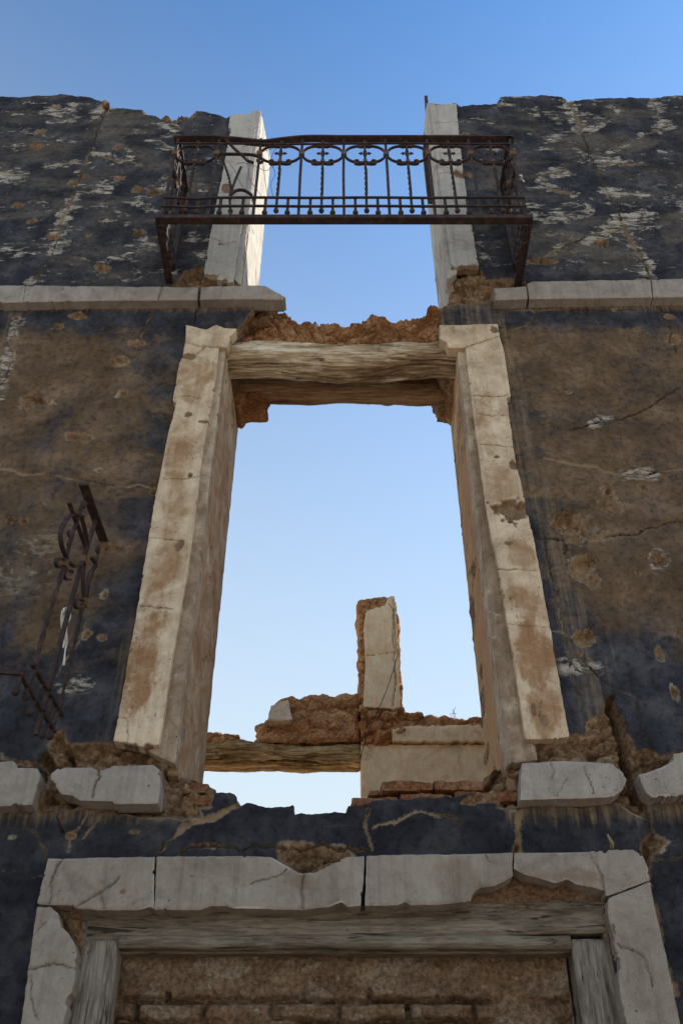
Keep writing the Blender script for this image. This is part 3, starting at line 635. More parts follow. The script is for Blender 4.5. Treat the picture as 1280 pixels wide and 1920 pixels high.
# ---- rubble masonry pieces
def rubble(name, poly, front, back, mat=M_ADOBE, parent=facade, label=None, amp=1.0, hh=.008, fx=7, fy=11, lean=0.0, rag=.03, px=True, at=None, ragged=.016, rows=14, e=1):
    poly = PP(poly, front if at is None else at) if px else np.array(poly)
    lo = poly.min(0) - .06; hi = poly.max(0) + .06
    u = np.arange(lo[0], hi[0], hh); v = np.arange(lo[1], hi[1], hh); A, B = np.meshgrid(u, v); s = random.randint(0, 999)
    a1 = fbm(A, B, 5, 4, s); a2 = fbm(A, B, 20, 4, s + 5); a3 = fbm(A, B, 70, 2, s + 8)
    _, F2, c = worley(A + .035 * a1, B + .03 * a1, fx, fy, s); _, F3, c3 = worley(A + .02 * a1, B, fx * 2.7, fy * 2.6, s + 3)
    ph = sdf(poly, A, B) + ragged * (a1 * .8 + a2 * .5)
    D = front + amp * (.075 * (c - .5) + .05 * sst(.3, 0, F2) + .010 * a2 + .045 * a1 + .006 * a3 + .028 * (c3 - .5) + .018 * sst(.3, 0, F3)) + .02 * sst(-.03, 0, ph) + lean * (B - lo[1])
    D = np.minimum(D, back - .02)
    return tag(relief(name, u, v, ph, D, back, mat, parent, dict(expo=np.ones(A.shape)), rows=rows, rag=rag, ragf=11), label)
rubble('rubble_core', [(418, 646), (425, 632), (440, 615), (458, 592), (470, 572), (482, 566), (516, 566), (522, 578), (545, 580), (550, 594), (575, 600), (610, 598), (625, 603), (650, 607), (672, 605), (685, 597), (700, 594), (745, 597), (790, 594), (799, 586), (803, 572), (822, 582), (832, 566), (850, 560), (862, 600), (862, 646)], .10, .55, M_ADOBE_RED, label='red earth rubble above the window beams', lean=.0, hh=.006, amp=.6, ragged=.009, rag=.018)
rubble('rubble_core', [(-.72, 6.10), (-.60, 6.02), (-.42, 6.03), (-.44, 6.16), (-.60, 6.24), (-.72, 6.3)], .07, .5, M_ADOBE, px=False, amp=.5)
rubble('rubble_core', [(.56, 5.98), (.86, 5.98), (.9, 6.30), (.74, 6.34), (.64, 6.20)], .07, .55, M_ADOBE, px=False, amp=.6)
rubble('rubble_core', [(440, 700), (845, 700), (846, 760), (826, 756), (800, 752), (765, 758), (722, 758), (690, 757), (650, 742), (600, 740), (560, 743), (520, 744), (502, 748), (440, 760)], .50, .585, M_ADOBE_RED, at=.58, amp=.25, ragged=.012, hh=.007)
rubble('rubble_core', [(440, 745), (503, 750), (501, 788), (478, 790), (462, 792), (452, 802), (440, 790)], .36, .58, M_ADOBE_RED, at=.57, amp=.35, hh=.007, ragged=.006, rag=.015)
rubble('rubble_core', [(812, 745), (862, 740), (850, 800), (838, 785), (830, 768), (815, 762)], .36, .58, M_ADOBE_RED, at=.57, amp=.35, hh=.007, ragged=.008, rag=.015)
rubble('rubble_core', [(700, 1512), (716, 1483), (790, 1480), (905, 1465), (925, 1446), (985, 1430), (982, 1512)], .16, .58, M_ADOBE, amp=.5, ragged=.01, label='mossy broken sill beside the right reveal')
rubble('rubble_core', [(290, 1515), (300, 1440), (345, 1455), (392, 1475), (398, 1515)], .10, .58, M_ADOBE, amp=.5, ragged=.01)

rubble('rubble_core', [(-1.0, 8.1), (-.625, 8.1), (-.625, 8.80), (-.8, 8.80), (-1.0, 8.66)], .30, .59, M_ADOBE, px=False, amp=.4, hh=.015)
rubble('rubble_core', [(.69, 8.1), (1.0, 8.1), (1.0, 8.6), (.85, 8.84), (.69, 8.9)], .30, .59, M_ADOBE, px=False, amp=.4, hh=.015)
# ---- bricks left on the broken sill
def brick(cx, cy, cz, sx, sy, sz, seedv, mat, parent=facade, name='brick', rot=0, label=None):
    n = (max(3, int(sx / .012)), max(3, int(sy / .03)), max(3, int(sz / .012)))
    V = []; Fs = []
    def face(o, a, b, na, nb):
        base = len(V)
        for j in range(nb + 1):
            for i in range(na + 1): V.append([o[k] + a[k] * i / na + b[k] * j / nb for k in range(3)])
        for j in range(nb):
            for i in range(na): q = base + j * (na + 1) + i; Fs.append((q, q + 1, q + na + 2, q + na + 1))
    face((-1, -1, -1), (2, 0, 0), (0, 0, 2), n[0], n[2]); face((1, 1, -1), (-2, 0, 0), (0, 0, 2), n[0], n[2])
    face((-1, 1, -1), (0, -2, 0), (0, 0, 2), n[1], n[2]); face((1, -1, -1), (0, 2, 0), (0, 0, 2), n[1], n[2])
    face((-1, -1, 1), (2, 0, 0), (0, 2, 0), n[0], n[1]); face((-1, 1, -1), (2, 0, 0), (0, -2, 0), n[0], n[1])
    V = np.array(V); H = np.array((sx, sy, sz)) / 2; p = V * H; r = min(sz, sy) * .22
    q = np.clip(p, -(H - r), H - r); dlt = p - q; L = np.linalg.norm(dlt, axis=1, keepdims=True) + 1e-9
    p = q + dlt / L * r
    nn = dlt / L; off = .010 * fbm3(p[:, 0] + seedv, p[:, 1], p[:, 2], 14, 4, seedv) + .004 * fbm3(p[:, 0], p[:, 1] + seedv, p[:, 2], 60, 2, seedv)
    p = p + nn * off[:, None]
    c, s_ = math.cos(rot), math.sin(rot); x = p[:, 0] * c - p[:, 2] * s_; z = p[:, 0] * s_ + p[:, 2] * c
    p = np.stack([x + cx, p[:, 1] + cy, z + cz], 1)
    return tag(mesh_np(name, p, np.array(Fs), mat, parent, None, np.ones(len(Fs), bool)), label)
M_BRICK = m_adobe('fired_brick', (1.18, .90, .80))
M_BRICK2 = m_adobe('buff_brick', (1.15, .98, .88))
for k, (x0, y0, x1, y1, Y, m_) in enumerate([(343, 1466, 394, 1488, .03, M_BRICK2), (350, 1489, 420, 1510, .03, M_BRICK), (420, 1490, 446, 1512, .05, M_BRICK),
        (716, 1464, 812, 1483, .05, M_BRICK), (814, 1463, 905, 1482, .06, M_BRICK), (657, 1493, 745, 1514, .035, M_BRICK), (749, 1486, 848, 1508, .035, M_BRICK), (854, 1484, 935, 1506, .03, M_BRICK2), (935, 1482, 976, 1504, .03, M_BRICK), (690, 1480, 722, 1492, .10, M_BRICK2)]):
    a = W(x0, y1, Y); b = W(x1, y0, Y)
    brick((a[0] + b[0]) / 2, Y + .10, (a[1] + b[1]) / 2, b[0] - a[0], .20, b[1] - a[1] - .004, 11 + k, m_, rot=random.uniform(-.02, .02))

# ---- wooden lintel logs
def log(name, x0, x1, yc, zc, ry, rz, mat, parent, label, seedv, ends=.1, knots=1.0, slope=0.0, N=420, M=120):
    u = np.linspace(0, 1, N); t = np.linspace(0, 2 * math.pi, M, endpoint=False); U, T = np.meshgrid(u, t, indexing='ij')
    Xx = x0 + (x1 - x0) * U; cx = np.cos(T); sn = np.sin(T)
    n = fbm3(Xx * .9, cx * ry * 4, sn * rz * 4, 2.2, 5, seedv) * .24 * knots
    n = n + fbm3(Xx * 1.4, cx * ry * 22, sn * rz * 22, 1.9, 5, seedv + 5) * .13
    gr = fbm3(Xx * .8, cx * ry * 60, sn * rz * 60, 2.2, 3, seedv + 9); n = n + gr * .07 - .16 * sst(.28, .5, gr)
    rs = random.Random(seedv)
    for q in range(9):
        t0 = rs.uniform(0, 6.28); c0_ = rs.uniform(0, 1); ln = rs.uniform(.12, .45)
        tc_ = t0 + .35 * (vn2(Xx * 2.2, Xx * 0 + q, seedv) - .5) * 2 + .10 * (vn2(Xx * 13, Xx * 0 + q, seedv + 1) - .5)
        dt = np.abs((T - tc_ + math.pi) % (2 * math.pi) - math.pi)
        n = n - rs.uniform(.12, .3) * np.exp(-(dt / .045) ** 2) * sst(ln, ln * .5, np.abs(U - c0_))
    for q in range(4):
        kx = rs.uniform(x0, x1); kt = rs.uniform(2.2, 5.2); dk = np.hypot((Xx - kx) / .05, ((T - kt + math.pi) % (2 * math.pi) - math.pi) / .45)
        n = n + .14 * np.exp(-dk ** 2) - .22 * np.exp(-(dk / .3) ** 2)
    sq = (np.abs(cx) ** 3.2 + np.abs(sn) ** 3.2) ** (-1 / 3.2)
    rr = sq * (1 + n)
    taper = 1 - ends * np.clip((np.abs(U - .5) - .47) / .03, 0, 1) ** 2 * 3
    zc_ = zc + slope * (Xx - x0) + .022 * fbm(Xx, Xx * 0 + seedv, 1.9, 4, seedv)
    P = np.stack([Xx, yc + cx * ry * rr * taper, zc_ + sn * rz * rr * taper], -1).reshape(-1, 3)
    i, j = np.meshgrid(np.arange(N - 1), np.arange(M), indexing='ij'); j2 = (j + 1) % M
    Fs = np.stack([i * M + j, i * M + j2, (i + 1) * M + j2, (i + 1) * M + j], -1).reshape(-1, 4)
    c0 = len(P); P = np.concatenate([P, [[x0, yc, zc], [x1, yc, zc + slope * (x1 - x0)]]])
    cap = [(c0, (k + 1) % M, k, k) for k in range(0)]
    for k in range(0, M, 2):
        cap.append((c0, (k + 2) % M, (k + 1) % M, k)); b = (N - 1) * M; cap.append((c0 + 1, b + k, b + (k + 1) % M, b + (k + 2) % M))
    return tag(mesh_np(name, P, np.concatenate([Fs, np.array(cap)]), mat, parent, None, np.ones(len(Fs) + len(cap), bool)), label)
log('lintel_log', -.70, .76, .125, 5.755, .098, .088, M_LOG, facade, 'pale split log over the window, at the front', 3)
log('lintel_log', -.70, .76, .42, 5.805, .075, .052, M_LOG2, facade, 'thin brown log over the window, at the back', 8)

# ---- street door: stone surround, timber frame, earth brick infill
DF = -.055
slab('door_surround_stone', [(90, 1609), (190, 1608), (290, 1606), (289, 1704), (282, 1700), (262, 1706), (190, 1706), (146, 1702), (128, 1696), (95, 1697), (70, 1693)], DF, .05, M_DOORST, rows=6, white=.4,
     cracks=[([(120, 1610), (98, 1640), (92, 1695)], .004, .006), ([(225, 1640), (190, 1670), (143, 1700)], .003, .010), ([(186, 1675), (192, 1704)], .002, .004)], chips=[(231, 1672, 5, 4, .004)])
slab('door_surround_stone', [(294, 1606), (400, 1605), (470, 1605), (510, 1607), (535, 1622), (560, 1636), (590, 1636), (620, 1622), (650, 1607), (682, 1605), (681, 1652), (676, 1698), (652, 1700), (640, 1692), (615, 1700), (570, 1705), (440, 1703), (425, 1698), (395, 1698), (375, 1706), (290, 1705)], DF, .05, M_DOORST, rows=6, white=.8, hh=.005,
     cracks=[([(568, 1640), (566, 1670), (567, 1704)], .005, .008), ([(540, 1630), (500, 1650), (470, 1658)], .002, .003), ([(655, 1698), (640, 1690), (620, 1696)], .003, .005)], stains=[(560, 1650, 40, 30, .7)], label='streaked lintel stone with a broken top edge')
slab('door_surround_stone', [(687, 1604), (780, 1602), (960, 1599), (960, 1642), (945, 1652), (930, 1660), (900, 1664), (884, 1676), (882, 1688), (860, 1692), (820, 1696), (770, 1696), (760, 1690), (745, 1697), (684, 1698)], DF, .05, M_DOORST, rows=6, white=.5,
     cracks=[([(910, 1602), (914, 1615), (922, 1622)], .002, .003)], stains=[(850, 1640, 50, 30, .5)], label='lintel stone broken away along its lower right edge')
slab('door_surround_stone', [(964, 1599), (1080, 1597), (1186, 1592), (1205, 1604), (1214, 1625), (1218, 1650), (1160, 1672), (1136, 1680), (1135, 1670), (1105, 1662), (1080, 1658), (1062, 1648), (1040, 1656), (1010, 1646), (985, 1640), (962, 1628)], DF, .05, M_DOORST, rows=6, white=.4,
     cracks=[([(1105, 1598), (1130, 1640), (1136, 1672)], .002, .004)], stains=[(1060, 1640, 60, 18, .6)], label='curved broken lintel stone at the right corner')
zb = .0
def at_bottom(px, py): return (W(px, py, DF)[0], zb)
def doorjamb(poly, bl, br, **k):
    P = [W(x, y, DF) for x, y in poly]; P = P + [(br, zb), (bl, zb)]
    return slab('door_surround_stone', P, DF, .05, M_DOORST, px=False, **k)
xl0 = W(24, 1910, DF)[0]; xl1 = W(122, 1910, DF)[0]
doorjamb([(70, 1700), (95, 1701), (108, 1712), (114, 1735), (128, 1750), (140, 1768), (146, 1790), (140, 1840), (128, 1880)], xl1, xl0, label='left jamb stone of the street door',
         cracks=[([W(48, 1815, DF), W(62, 1818, DF), W(100, 1806, DF), W(146, 1812, DF)], .003, .006), ([W(60, 1830, DF), W(62, 1880, DF), W(70, 1915, DF)], .002, .003), ([W(85, 1725, DF), W(62, 1755, DF)], .002, .003)], rows=6)
xr0 = W(1170, 1912, DF)[0]; xr1 = W(1274, 1912, DF)[0]
P_ = [(1140, 1684), (1165, 1674), (1218, 1654), (1226, 1700), (1240, 1760), (1258, 1840)]
P_ = [W(x, y, DF) for x, y in P_] + [(xr1, zb), (xr0, zb)] + [W(x, y, DF) for x, y in [(1162, 1860), (1156, 1790), (1146, 1740), (1138, 1710)]]
slab('door_surround_stone', P_, DF, .05, M_DOORST, px=False, rows=6, label='right jamb stone of the street door',
     cracks=[([W(1158, 1772, DF), W(1180, 1785, DF), W(1205, 1795, DF), W(1215, 1815, DF), W(1225, 1850, DF)], .0025, .006), ([W(1150, 1735, DF), W(1154, 1765, DF)], .002, .004)])

door = facade
# timber frame, a profile swept round the head and two jambs
TY = .022
def plank(name, poly, front, back, mat, vert, seedv, label=None, px=True, parent=facade):
    poly = PP(poly, front) if px else np.array(poly)
    lo = poly.min(0) - .02; hi = poly.max(0) + .02; hh = .005
    u = np.arange(lo[0], hi[0], hh if not vert else .004); v = np.arange(lo[1], hi[1], hh if vert else .004); A, B = np.meshgrid(u, v)
    ph = sdf(poly, A, B) + .0015 * fbm(A, B, 25, 3, seedv)
    g_ = fbm(A * (30 if vert else 1.2), B * (1.2 if vert else 30), 1.0, 4, seedv)
    g2_ = fbm(A * (22 if vert else .9), B * (.9 if vert else 22), 1.0, 5, seedv + 2, .6)
    D = front + .0010 * g_ + .009 * sst(.62, .70, g2_) + .010 * sst(-.012, 0, ph) + .002 * fbm(A, B, 6, 3, seedv + 4)
    return tag(relief(name, u, v, ph, D, back, mat, parent, {}, rows=2), label)
zt = W(640, 1688, TY)[1]
plank('door_frame_head', [(150, 1702), (500, 1700), (1140, 1684), (1142, 1748), (640, 1757), (148, 1767)], TY, .11, M_TIMB, False, 3, 'weathered grey timber head of the street door')
plank('door_frame_fascia', [(145, 1722), (165, 1722), (163, 1764), (143, 1766)], TY - .008, .05, M_TIMBV, True, 4)
# half round moulding under the head
za = W(640, 1762, TY)[1]; mo = MB()
x0m, x1m = W(222, 1770, TY)[0], W(1068, 1757, TY)[0]
def roll(x0, x1, yc, zc, r, seg=60):
    m = MB(); m.sweep([(x0 + (x1 - x0) * i / seg, yc + .0015 * math.sin(i * .7), zc + .0015 * math.sin(i * .31)) for i in range(seg + 1)], r * 2, r * 2, (0, 1, 0), 0, 12); return m
roll(x0m, x1m, TY + .012, za - .006, .024).build('door_frame_moulding', M_TIMB, facade, True)
m_ = MB(); m_.box(((x0m + x1m) / 2, TY + .065, za - .028), x1m - x0m, .06, .018); m_.build('door_frame_bead', M_TIMB, facade)
def upright(pts, seedv, label):
    P = [W(x, y, TY - .004) for x, y in pts]; xs_ = [p[0] for p in P]
    zt_ = W(640, 1763, TY)[1] - .001
    x0, x1 = min(xs_), max(xs_)
    plank('door_frame_jamb', [(x0, .0), (x1, .0), (x1, zt_), (x1 - .012, zt_ + .006), (x0 + .01, zt_ + .006), (x0, zt_)], TY - .004, .15, M_TIMBV, True, seedv, label, px=False)
upright([(150, 1770), (222, 1775)], 21, 'left timber jamb of the street door, grain worn open')
upright([(1070, 1765), (1148, 1758)], 22, 'right timber jamb of the street door')
# earth-brick infill with smeared mortar
IY = .135
iu = np.arange(-.80, .80, .005); iv = np.concatenate([np.arange(0, 2.1, .03), np.arange(2.1, 2.66, .0045)]); A, B = np.meshgrid(iu, iv)
a1 = fbm(A, B, 6, 4, 301); a2 = fbm(A, B, 26, 4, 302); a3 = fbm(A, B, 80, 2, 303)
bw, bh = .235, .068
row = np.floor((B + .008 * a1) / bh); off = _h(row.astype(np.int64), 5 + 0 * row.astype(np.int64), 0, 9) * .5 + (row % 2) * .5
colf = (A + .01 * a1) / bw + off; ci = np.floor(colf).astype(np.int64)
du = np.minimum(colf - ci, 1 - (colf - ci)) * bw; dv = ((B + .008 * a1) / bh - row); dv = np.minimum(dv, 1 - dv) * bh
dd = np.minimum(du, dv) + .004 * a1 + .004 * a2
rr_ = _h(ci, row.astype(np.int64), 2, 77)
body = sst(.003, .018, dd)
smear = sst(.0, .6, fbm(A, B, 3.2, 4, 310) + 1.6 * sst(2.37, 2.47, B))
gap = (1 - sst(.002, .008, np.abs(dd - .004) + .004 * (a1 + 1))) * (1 - smear)
D = IY - body * (.022 + .022 * rr_) * (1 - smear * .85) - smear * .028 + .012 * a1 + .012 * a2 + .005 * a3 + gap * .035
chunk = worley(A, B, 16, 22, 12); D = D + (1 - smear) * .008 * sst(.2, 0, chunk[1]) * (1 - body)
M_INFILL = m_adobe('earth_brick', (1.1, 1.18, 1.22))
relief('brick_infill', iu, iv, np.full(A.shape, -1.0), D, .40, M_INFILL, facade, {}, rows=1)
rubble('rubble_core', [(95, 1690), (158, 1690), (158, 1790), (128, 1762), (104, 1730)], .0, .06, M_ADOBE, amp=.25, hh=.006, ragged=.006, rag=.006)
rubble('rubble_core', [(864, 1632), (1140, 1632), (1140, 1688), (864, 1704)], .012, .06, M_ADOBE, amp=.12, hh=.006, ragged=.003, rag=.004, label='tan mortar bed showing under the broken lintel stones')

# ================================================================ BALCONY RAILINGS
def bez(pts, n=10):                                      # Catmull-Rom through 2-D points
    P = [Vector(p) for p in pts]; P = [P[0] * 2 - P[1]] + P + [P[-1] * 2 - P[-2]]; o = []
    for k in range(1, len(P) - 2):
        a, b, c, d = P[k - 1:k + 3]
        for i in range(n):
            t = i / n; o.append(.5 * ((2 * b) + (c - a) * t + (2 * a - 5 * b + 4 * c - d) * t * t + (3 * b - a - 3 * c + d) * t ** 3))
    o.append(P[-2]); return o
ZB, ZT = 6.345, 7.245           # base frame, handrail
Z1, Z2, ZU = 6.455, 6.545, 7.165
def panel(fn, ref, parent, u0, nb, pitch, skip=(), first_post=True, last_post=True):
    """one face of the railing: fn(u, z, d) -> point, d = distance out of the panel"""
    for k in range(nb + 1):
        if (k == 0 and not first_post) or (k == nb and not last_post): continue
        u = u0 + k * pitch; m = MB(); j = random.uniform(-.004, .004)
        m.sweep([fn(u, ZB, 0), fn(u + j, 6.8, 0), fn(u, ZT - .005, 0)], .016, .016, ref)
        o = m.build('upright_bar', M_IRON, parent)
        if True:
            c = MB(); c.sweep([fn(u, 7.035, 0), fn(u, 7.075, 0)], .034, .030, ref); c.build('collar', M_COLLAR, o)
    for k in range(nb):
        if k in skip: continue
        u = u0 + (k + .5) * pitch; tl = random.uniform(-.003, .003)
        m = MB(); zs_ = np.linspace(6.60, 6.885, 40)
        m.sweep([fn(u + tl * (z - 6.6) * 3, z, 0) for z in zs_], .0175, .0115, ref, twist=8.5)
        m.sweep([fn(u, 6.43, 0), fn(u, 6.61, 0)], .015, .015, ref)
        m.sweep([fn(u, 6.88, 0), fn(u, 7.19, 0)], .015, .015, ref)
        o = m.build('twisted_baluster', M_IRON, parent)
        b = MB(); b.ball(fn(u, 6.425, 0), .017); b.build('ball_foot', M_IRON, o, True)
        b = MB(); b.ball(fn(u, 7.195, 0), .015, 1.3); b.sweep([fn(u, 7.205, 0), fn(u, 7.235, 0)], .014, .014, ref, n=6, taper=lambda t: 1 - .85 * t)
        b.build('finial', M_IRON, o, True)
        # ring between the two uprights
        hw = pitch / 2 - .006
        for sgn in (1, -1):
            pts = bez([(u - hw, 7.055), (u - hw * .90, 7.055 + sgn * .050), (u - hw * .58, 7.055 + sgn * .088), (u, 7.055 + sgn * .100), (u + hw * .58, 7.055 + sgn * .088), (u + hw * .90, 7.055 + sgn * .050), (u + hw, 7.055)], 5)
            r = MB(); r.sweep([fn(p.x, p.y, 0) for p in pts], .008, .016, ref); r.build('ring', M_IRON, o)
        # scrolls: wide one under the ring, small one over it
        for z0, wd, hgt, s2 in ((6.945, .066, .034, 1), (7.150, .040, .026, 1)):
            pts = bez([(u, z0 + .004), (u + wd * .5, z0 - .006), (u + wd * .9, z0 - .002), (u + wd, z0 + hgt * .45), (u + wd * .85, z0 + hgt), (u + wd * .6, z0 + hgt * .8)], 5)
            r = MB(); r.sweep([fn(p.x, p.y, 0) for p in pts], .009, .018, ref); r.sweep([fn(2 * u - p.x, p.y, 0) for p in pts], .009, .018, ref)
            r.build('scroll', M_IRON, o)
        c = MB(); c.sweep([fn(u, 6.955, 0), fn(u, 6.975, 0)], .026, .026, ref); c.build('collar', M_COLLAR, o)
        # four-pointed leaf
        r = MB()
        for du_, dz_ in ((1, 0), (-1, 0), (0, 1), (0, -1)):
            L = .042 if du_ else .036
            r.sweep([fn(u + du_ * .004, 7.065 + dz_ * .004, 0), fn(u + du_ * L * .35, 7.065 + dz_ * L * .35, 0), fn(u + du_ * L * .6, 7.065 + dz_ * L * .6, 0), fn(u + du_ * L, 7.065 + dz_ * L, 0)],
                    .024, .010, ref, taper=lambda t: (.45, .5, 1, .08)[int(round(t * 3))])
        r.build('leaf_cross', M_IRON, o)
    for k in range(nb):
        for q in (.25, .75):
            u = u0 + (k + q) * pitch; m = MB(); m.sweep([fn(u, 6.41, 0), fn(u, 6.55, 0)], .016, .016, ref); m.ball(fn(u, 6.405, 0), .0175)
            m.build('ball_stud', M_IRON, parent)
YR = -.44; XA, XB = -1.038, 1.068; pitch = (XB - XA) / 8
rail = empty('balcony_railing', (0, YR, ZB), 'rusty wrought-iron railing spanning the gap at the top of the wall', 'balcony railing')
def lean(z): return 0.0
fr = lambda u, z, d: (u, YR - d, z)
panel(fr, (0, 1, 0), rail, XA, 8, pitch, skip=(1,))
XL, XR = XA - .005, XB + .005
fl = lambda u, z, d: (XL - d, u, z); frr = lambda u, z, d: (XR + d, u, z)
panel(fl, (1, 0, 0), rail, YR, 2, .205, first_post=False, last_post=False)
panel(frr, (1, 0, 0), rail, YR, 2, .205, first_post=False, last_post=False)
# handrail, bent down near its left end
hr = [(XA, ZT), (-.93, ZT + .003), (-.79, ZT - .003), (-.66, ZT - .022), (-.53, ZT - .050), (-.47, ZT - .050), (-.38, ZT - .026), (-.22, ZT + .002), (0, ZT), (.4, ZT), (XB + .01, ZT)]
m = MB(); m.sweep([(p.x, YR, p.y) for p in bez(hr, 4)], .014, .045, (0, 1, 0)); m.build('handrail', M_IRON, rail)
for xx in (XL, XR):
    m = MB(); m.sweep([(xx, YR - .02, ZT), (xx, .03, ZT)], .045, .014, (0, 0, 1)); m.build('handrail', M_IRON, rail)
m = MB(); m.sweep([(x, YR - .010, ZU + .004 * math.sin(x * 5)) for x in np.linspace(XA, XB, 30)], .011, .011, (0, 1, 0)); m.build('cross_rod', M_IRON, rail)
for z_ in (Z1, Z2):
    pts = [(x, YR - .011, z_ + (.012 * math.exp(-((x + .86) / .06) ** 2) * -1 if x < -.5 else 0) + .002 * math.sin(x * 9)) for x in np.linspace(XA - .01, XB + .01, 60)]
    m = MB(); m.sweep(pts, .012, .012, (0, 1, 0)); m.build('cross_rod', M_IRON, rail)
    for xx in (XL, XR):
        m = MB(); m.sweep([(xx, YR, z_), (xx, .02, z_)], .012, .012, (1, 0, 0)); m.build('cross_rod', M_IRON, rail)
for xx in (XL, XR):
    m = MB(); m.sweep([(xx, YR, ZU), (xx, .02, ZU)], .011, .011, (1, 0, 0)); m.build('cross_rod', M_IRON, rail)
# angle-iron floor frame
m = MB(); m.box(((XL + XR) / 2, YR - .009, ZB + .008), XR - XL + .056, .006, .032); m.box(((XL + XR) / 2, YR + .0145, ZB - .005), XR - XL + .038, .040, .006); m.build('floor_frame', M_IRON, rail)
for xx, sg in ((XL - .024, 1), (XR + .024, -1)):
    m = MB(); m.box((xx, YR / 2 + .022, ZB - .002), .006, -YR + .050, .038); m.box((xx + sg * .022, YR / 2 + .036, ZB - .0150), .038, -YR - .006, .006); m.build('floor_frame', M_IRON, rail)
# tall back bars of the side panels, against the wall
for xx in (XL, XR):
    m = MB(); m.sweep([(xx + (.01 if xx < 0 else -.01), -.03, 6.46), (xx + (.01 if xx < 0 else -.01), -.03, ZT)], .045, .012, (1, 0, 0)); m.build('upright_bar', M_IRON, rail)
# broken and bent pieces in the second bay
def fp(px, py): x, z = W(px, py, YR); return (x, YR, z)
def fpath(pts, n=6): return [(p.x, YR - .003, p.y) for p in bez([W(a, b, YR) for a, b in pts], n)]
m = MB(); m.sweep(fpath([(412, 268), (418, 300), (428, 330), (434, 362), (431, 376)]), .014, .012, (0, 1, 0), twist=6); m.sweep([fp(431, 376), fp(432, 402)], .014, .014); m.ball(fp(432, 396), .016)
o = m.build('bent_baluster', M_IRON, rail)
m = MB(); m.sweep([fp(431, 366), fp(441, 338), fp(452, 313)], .012, .012); m.build('bent_rod', M_IRON, rail)
m = MB(); m.sweep(fpath([(431, 370), (440, 360), (452, 357), (464, 361), (474, 372), (476, 402)]), .010, .018, (0, 1, 0)); m.build('bent_rod', M_IRON, rail)
m = MB(); m.sweep(fpath([(413, 262), (424, 264), (440, 280), (456, 294), (464, 302), (475, 306)]), .010, .017, (0, 1, 0)); m.build('broken_ring', M_IRON, rail)
m = MB(); m.sweep(fpath([(410, 290), (440, 290), (470, 291), (485, 295), (493, 302), (487, 306), (482, 301)]), .010, .018, (0, 1, 0)); m.build('broken_ring', M_IRON, rail)

# loose wire caught in the railing
def wire(paths, Yf, r, label, loc, cat='wire', name='loose_wire'):
    m = MB()
    for pts in paths:
        n = len(pts); P = [Vector((W(a, b, Yf(i / (n - 1)))[0], Yf(i / (n - 1)), W(a, b, Yf(i / (n - 1)))[1])) for i, (a, b) in enumerate(pts)]
        m.sweep(bez(P, 6), r, r, (0, 1, .01), 0, 5)
    o = m.build(name, M_WIRE, None, True)
    o.location = (0, 0, 0); return tag(o, label, cat)
wire([[(412, 285), (450, 290), (490, 285), (530, 272)], [(440, 310), (455, 305), (480, 312), (500, 320), (512, 305)], [(470, 262), (500, 282), (505, 300), (512, 315)], [(464, 290), (468, 335), (482, 355), (492, 372)],
      [(520, 272), (508, 300), (516, 325), (508, 345), (512, 370)], [(425, 300), (440, 320), (452, 345), (470, 365)], [(488, 270), (496, 330), (502, 372)], [(455, 275), (490, 268), (520, 265)]], lambda t: YR + .03 + .03 * math.sin(t * 5), .003,
     'thin dark wire tangled in the bent left bay of the top railing', None)
# white knot on the right end of the upper railing
kb = WX(974, 332, XR + .01)
m = MB()
for q in range(3): m.sweep([(XR + .012 + .012 * math.cos(a), kb[0] + .012 * math.sin(a), kb[1] + .006 * q - .006 + .003 * math.sin(a * 2 + q)) for a in np.linspace(0, 6.28, 12)], .007, .007, (0, 0, 1), 0, 6)
m.sweep([(XR + .02, kb[0] + .01, kb[1]), (XR + .035, kb[0] + .015, kb[1] - .03)], .008, .004)
tag(m.build('rag_knot', M_RAG, None, True), 'small white rag knotted on the right end panel of the top railing', 'rag')

# ---- torn-off side panel of the first-floor balcony
XP = -1.125
MB.k = .8
low = empty('broken_railing_panel', (XP, 0, 3.3), 'broken rusty railing side panel sticking out of the wall left of the window', 'broken railing')
def q3(px, py, dx=0): y, z = WX(px, py, XP); return Vector((XP + dx, y, z))
def qpath(pts, n=6, dx=0): return [(XP + dx, p.x, p.y) for p in bez([WX(a, b, XP) for a, b in pts], n)]
RX = (1, 0, 0)
m = MB(); a = q3(157, 908); b = Vector((XP, .03, 4.335)); m.sweep([a, b], .014, .05, RX); o = m.build('handrail', M_IRON, low)
m = MB(); m.sweep([q3(181, 970), q3(150, 1070), q3(128, 1150), q3(68, 1378)], .020, .020, RX); m.build('upright_bar', M_IRON, low)
m = MB(); m.sweep(qpath([(152, 958), (140, 990), (128, 1032), (122, 1058)], 5), .016, .016, RX); m.sweep(qpath([(122, 1058), (112, 1090), (90, 1160), (72, 1225), (62, 1265)], 14), .024, .013, RX, twist=4.5)
m.sweep([q3(62, 1262), q3(47, 1302)], .017, .017, RX); o = m.build('twisted_baluster', M_IRON, low); m = MB(); m.ball(q3(49, 1305), .021); m.build('ball_foot', M_IRON, o, True); m = MB(); m.ball(q3(157, 946), .020, 1.4); m.ball(q3(152, 953), .013); m.build('finial', M_IRON, o, True)
m = MB(); m.sweep(qpath([(186, 1030), (178, 1060), (168, 1090), (158, 1125)], 5), .014, .014, RX); m.sweep(qpath([(158, 1125), (150, 1160), (138, 1215), (124, 1270), (115, 1320)], 14), .022, .012, RX, twist=4.5)
m.sweep([q3(115, 1320), q3(94, 1378)], .016, .016, RX); o = m.build('twisted_baluster', M_IRON, low); m = MB(); m.ball(q3(94, 1380), .021); m.build('ball_foot', M_IRON, o, True); m = MB(); m.ball(q3(184, 1030), .017, 1.5); m.build('finial', M_IRON, o, True)
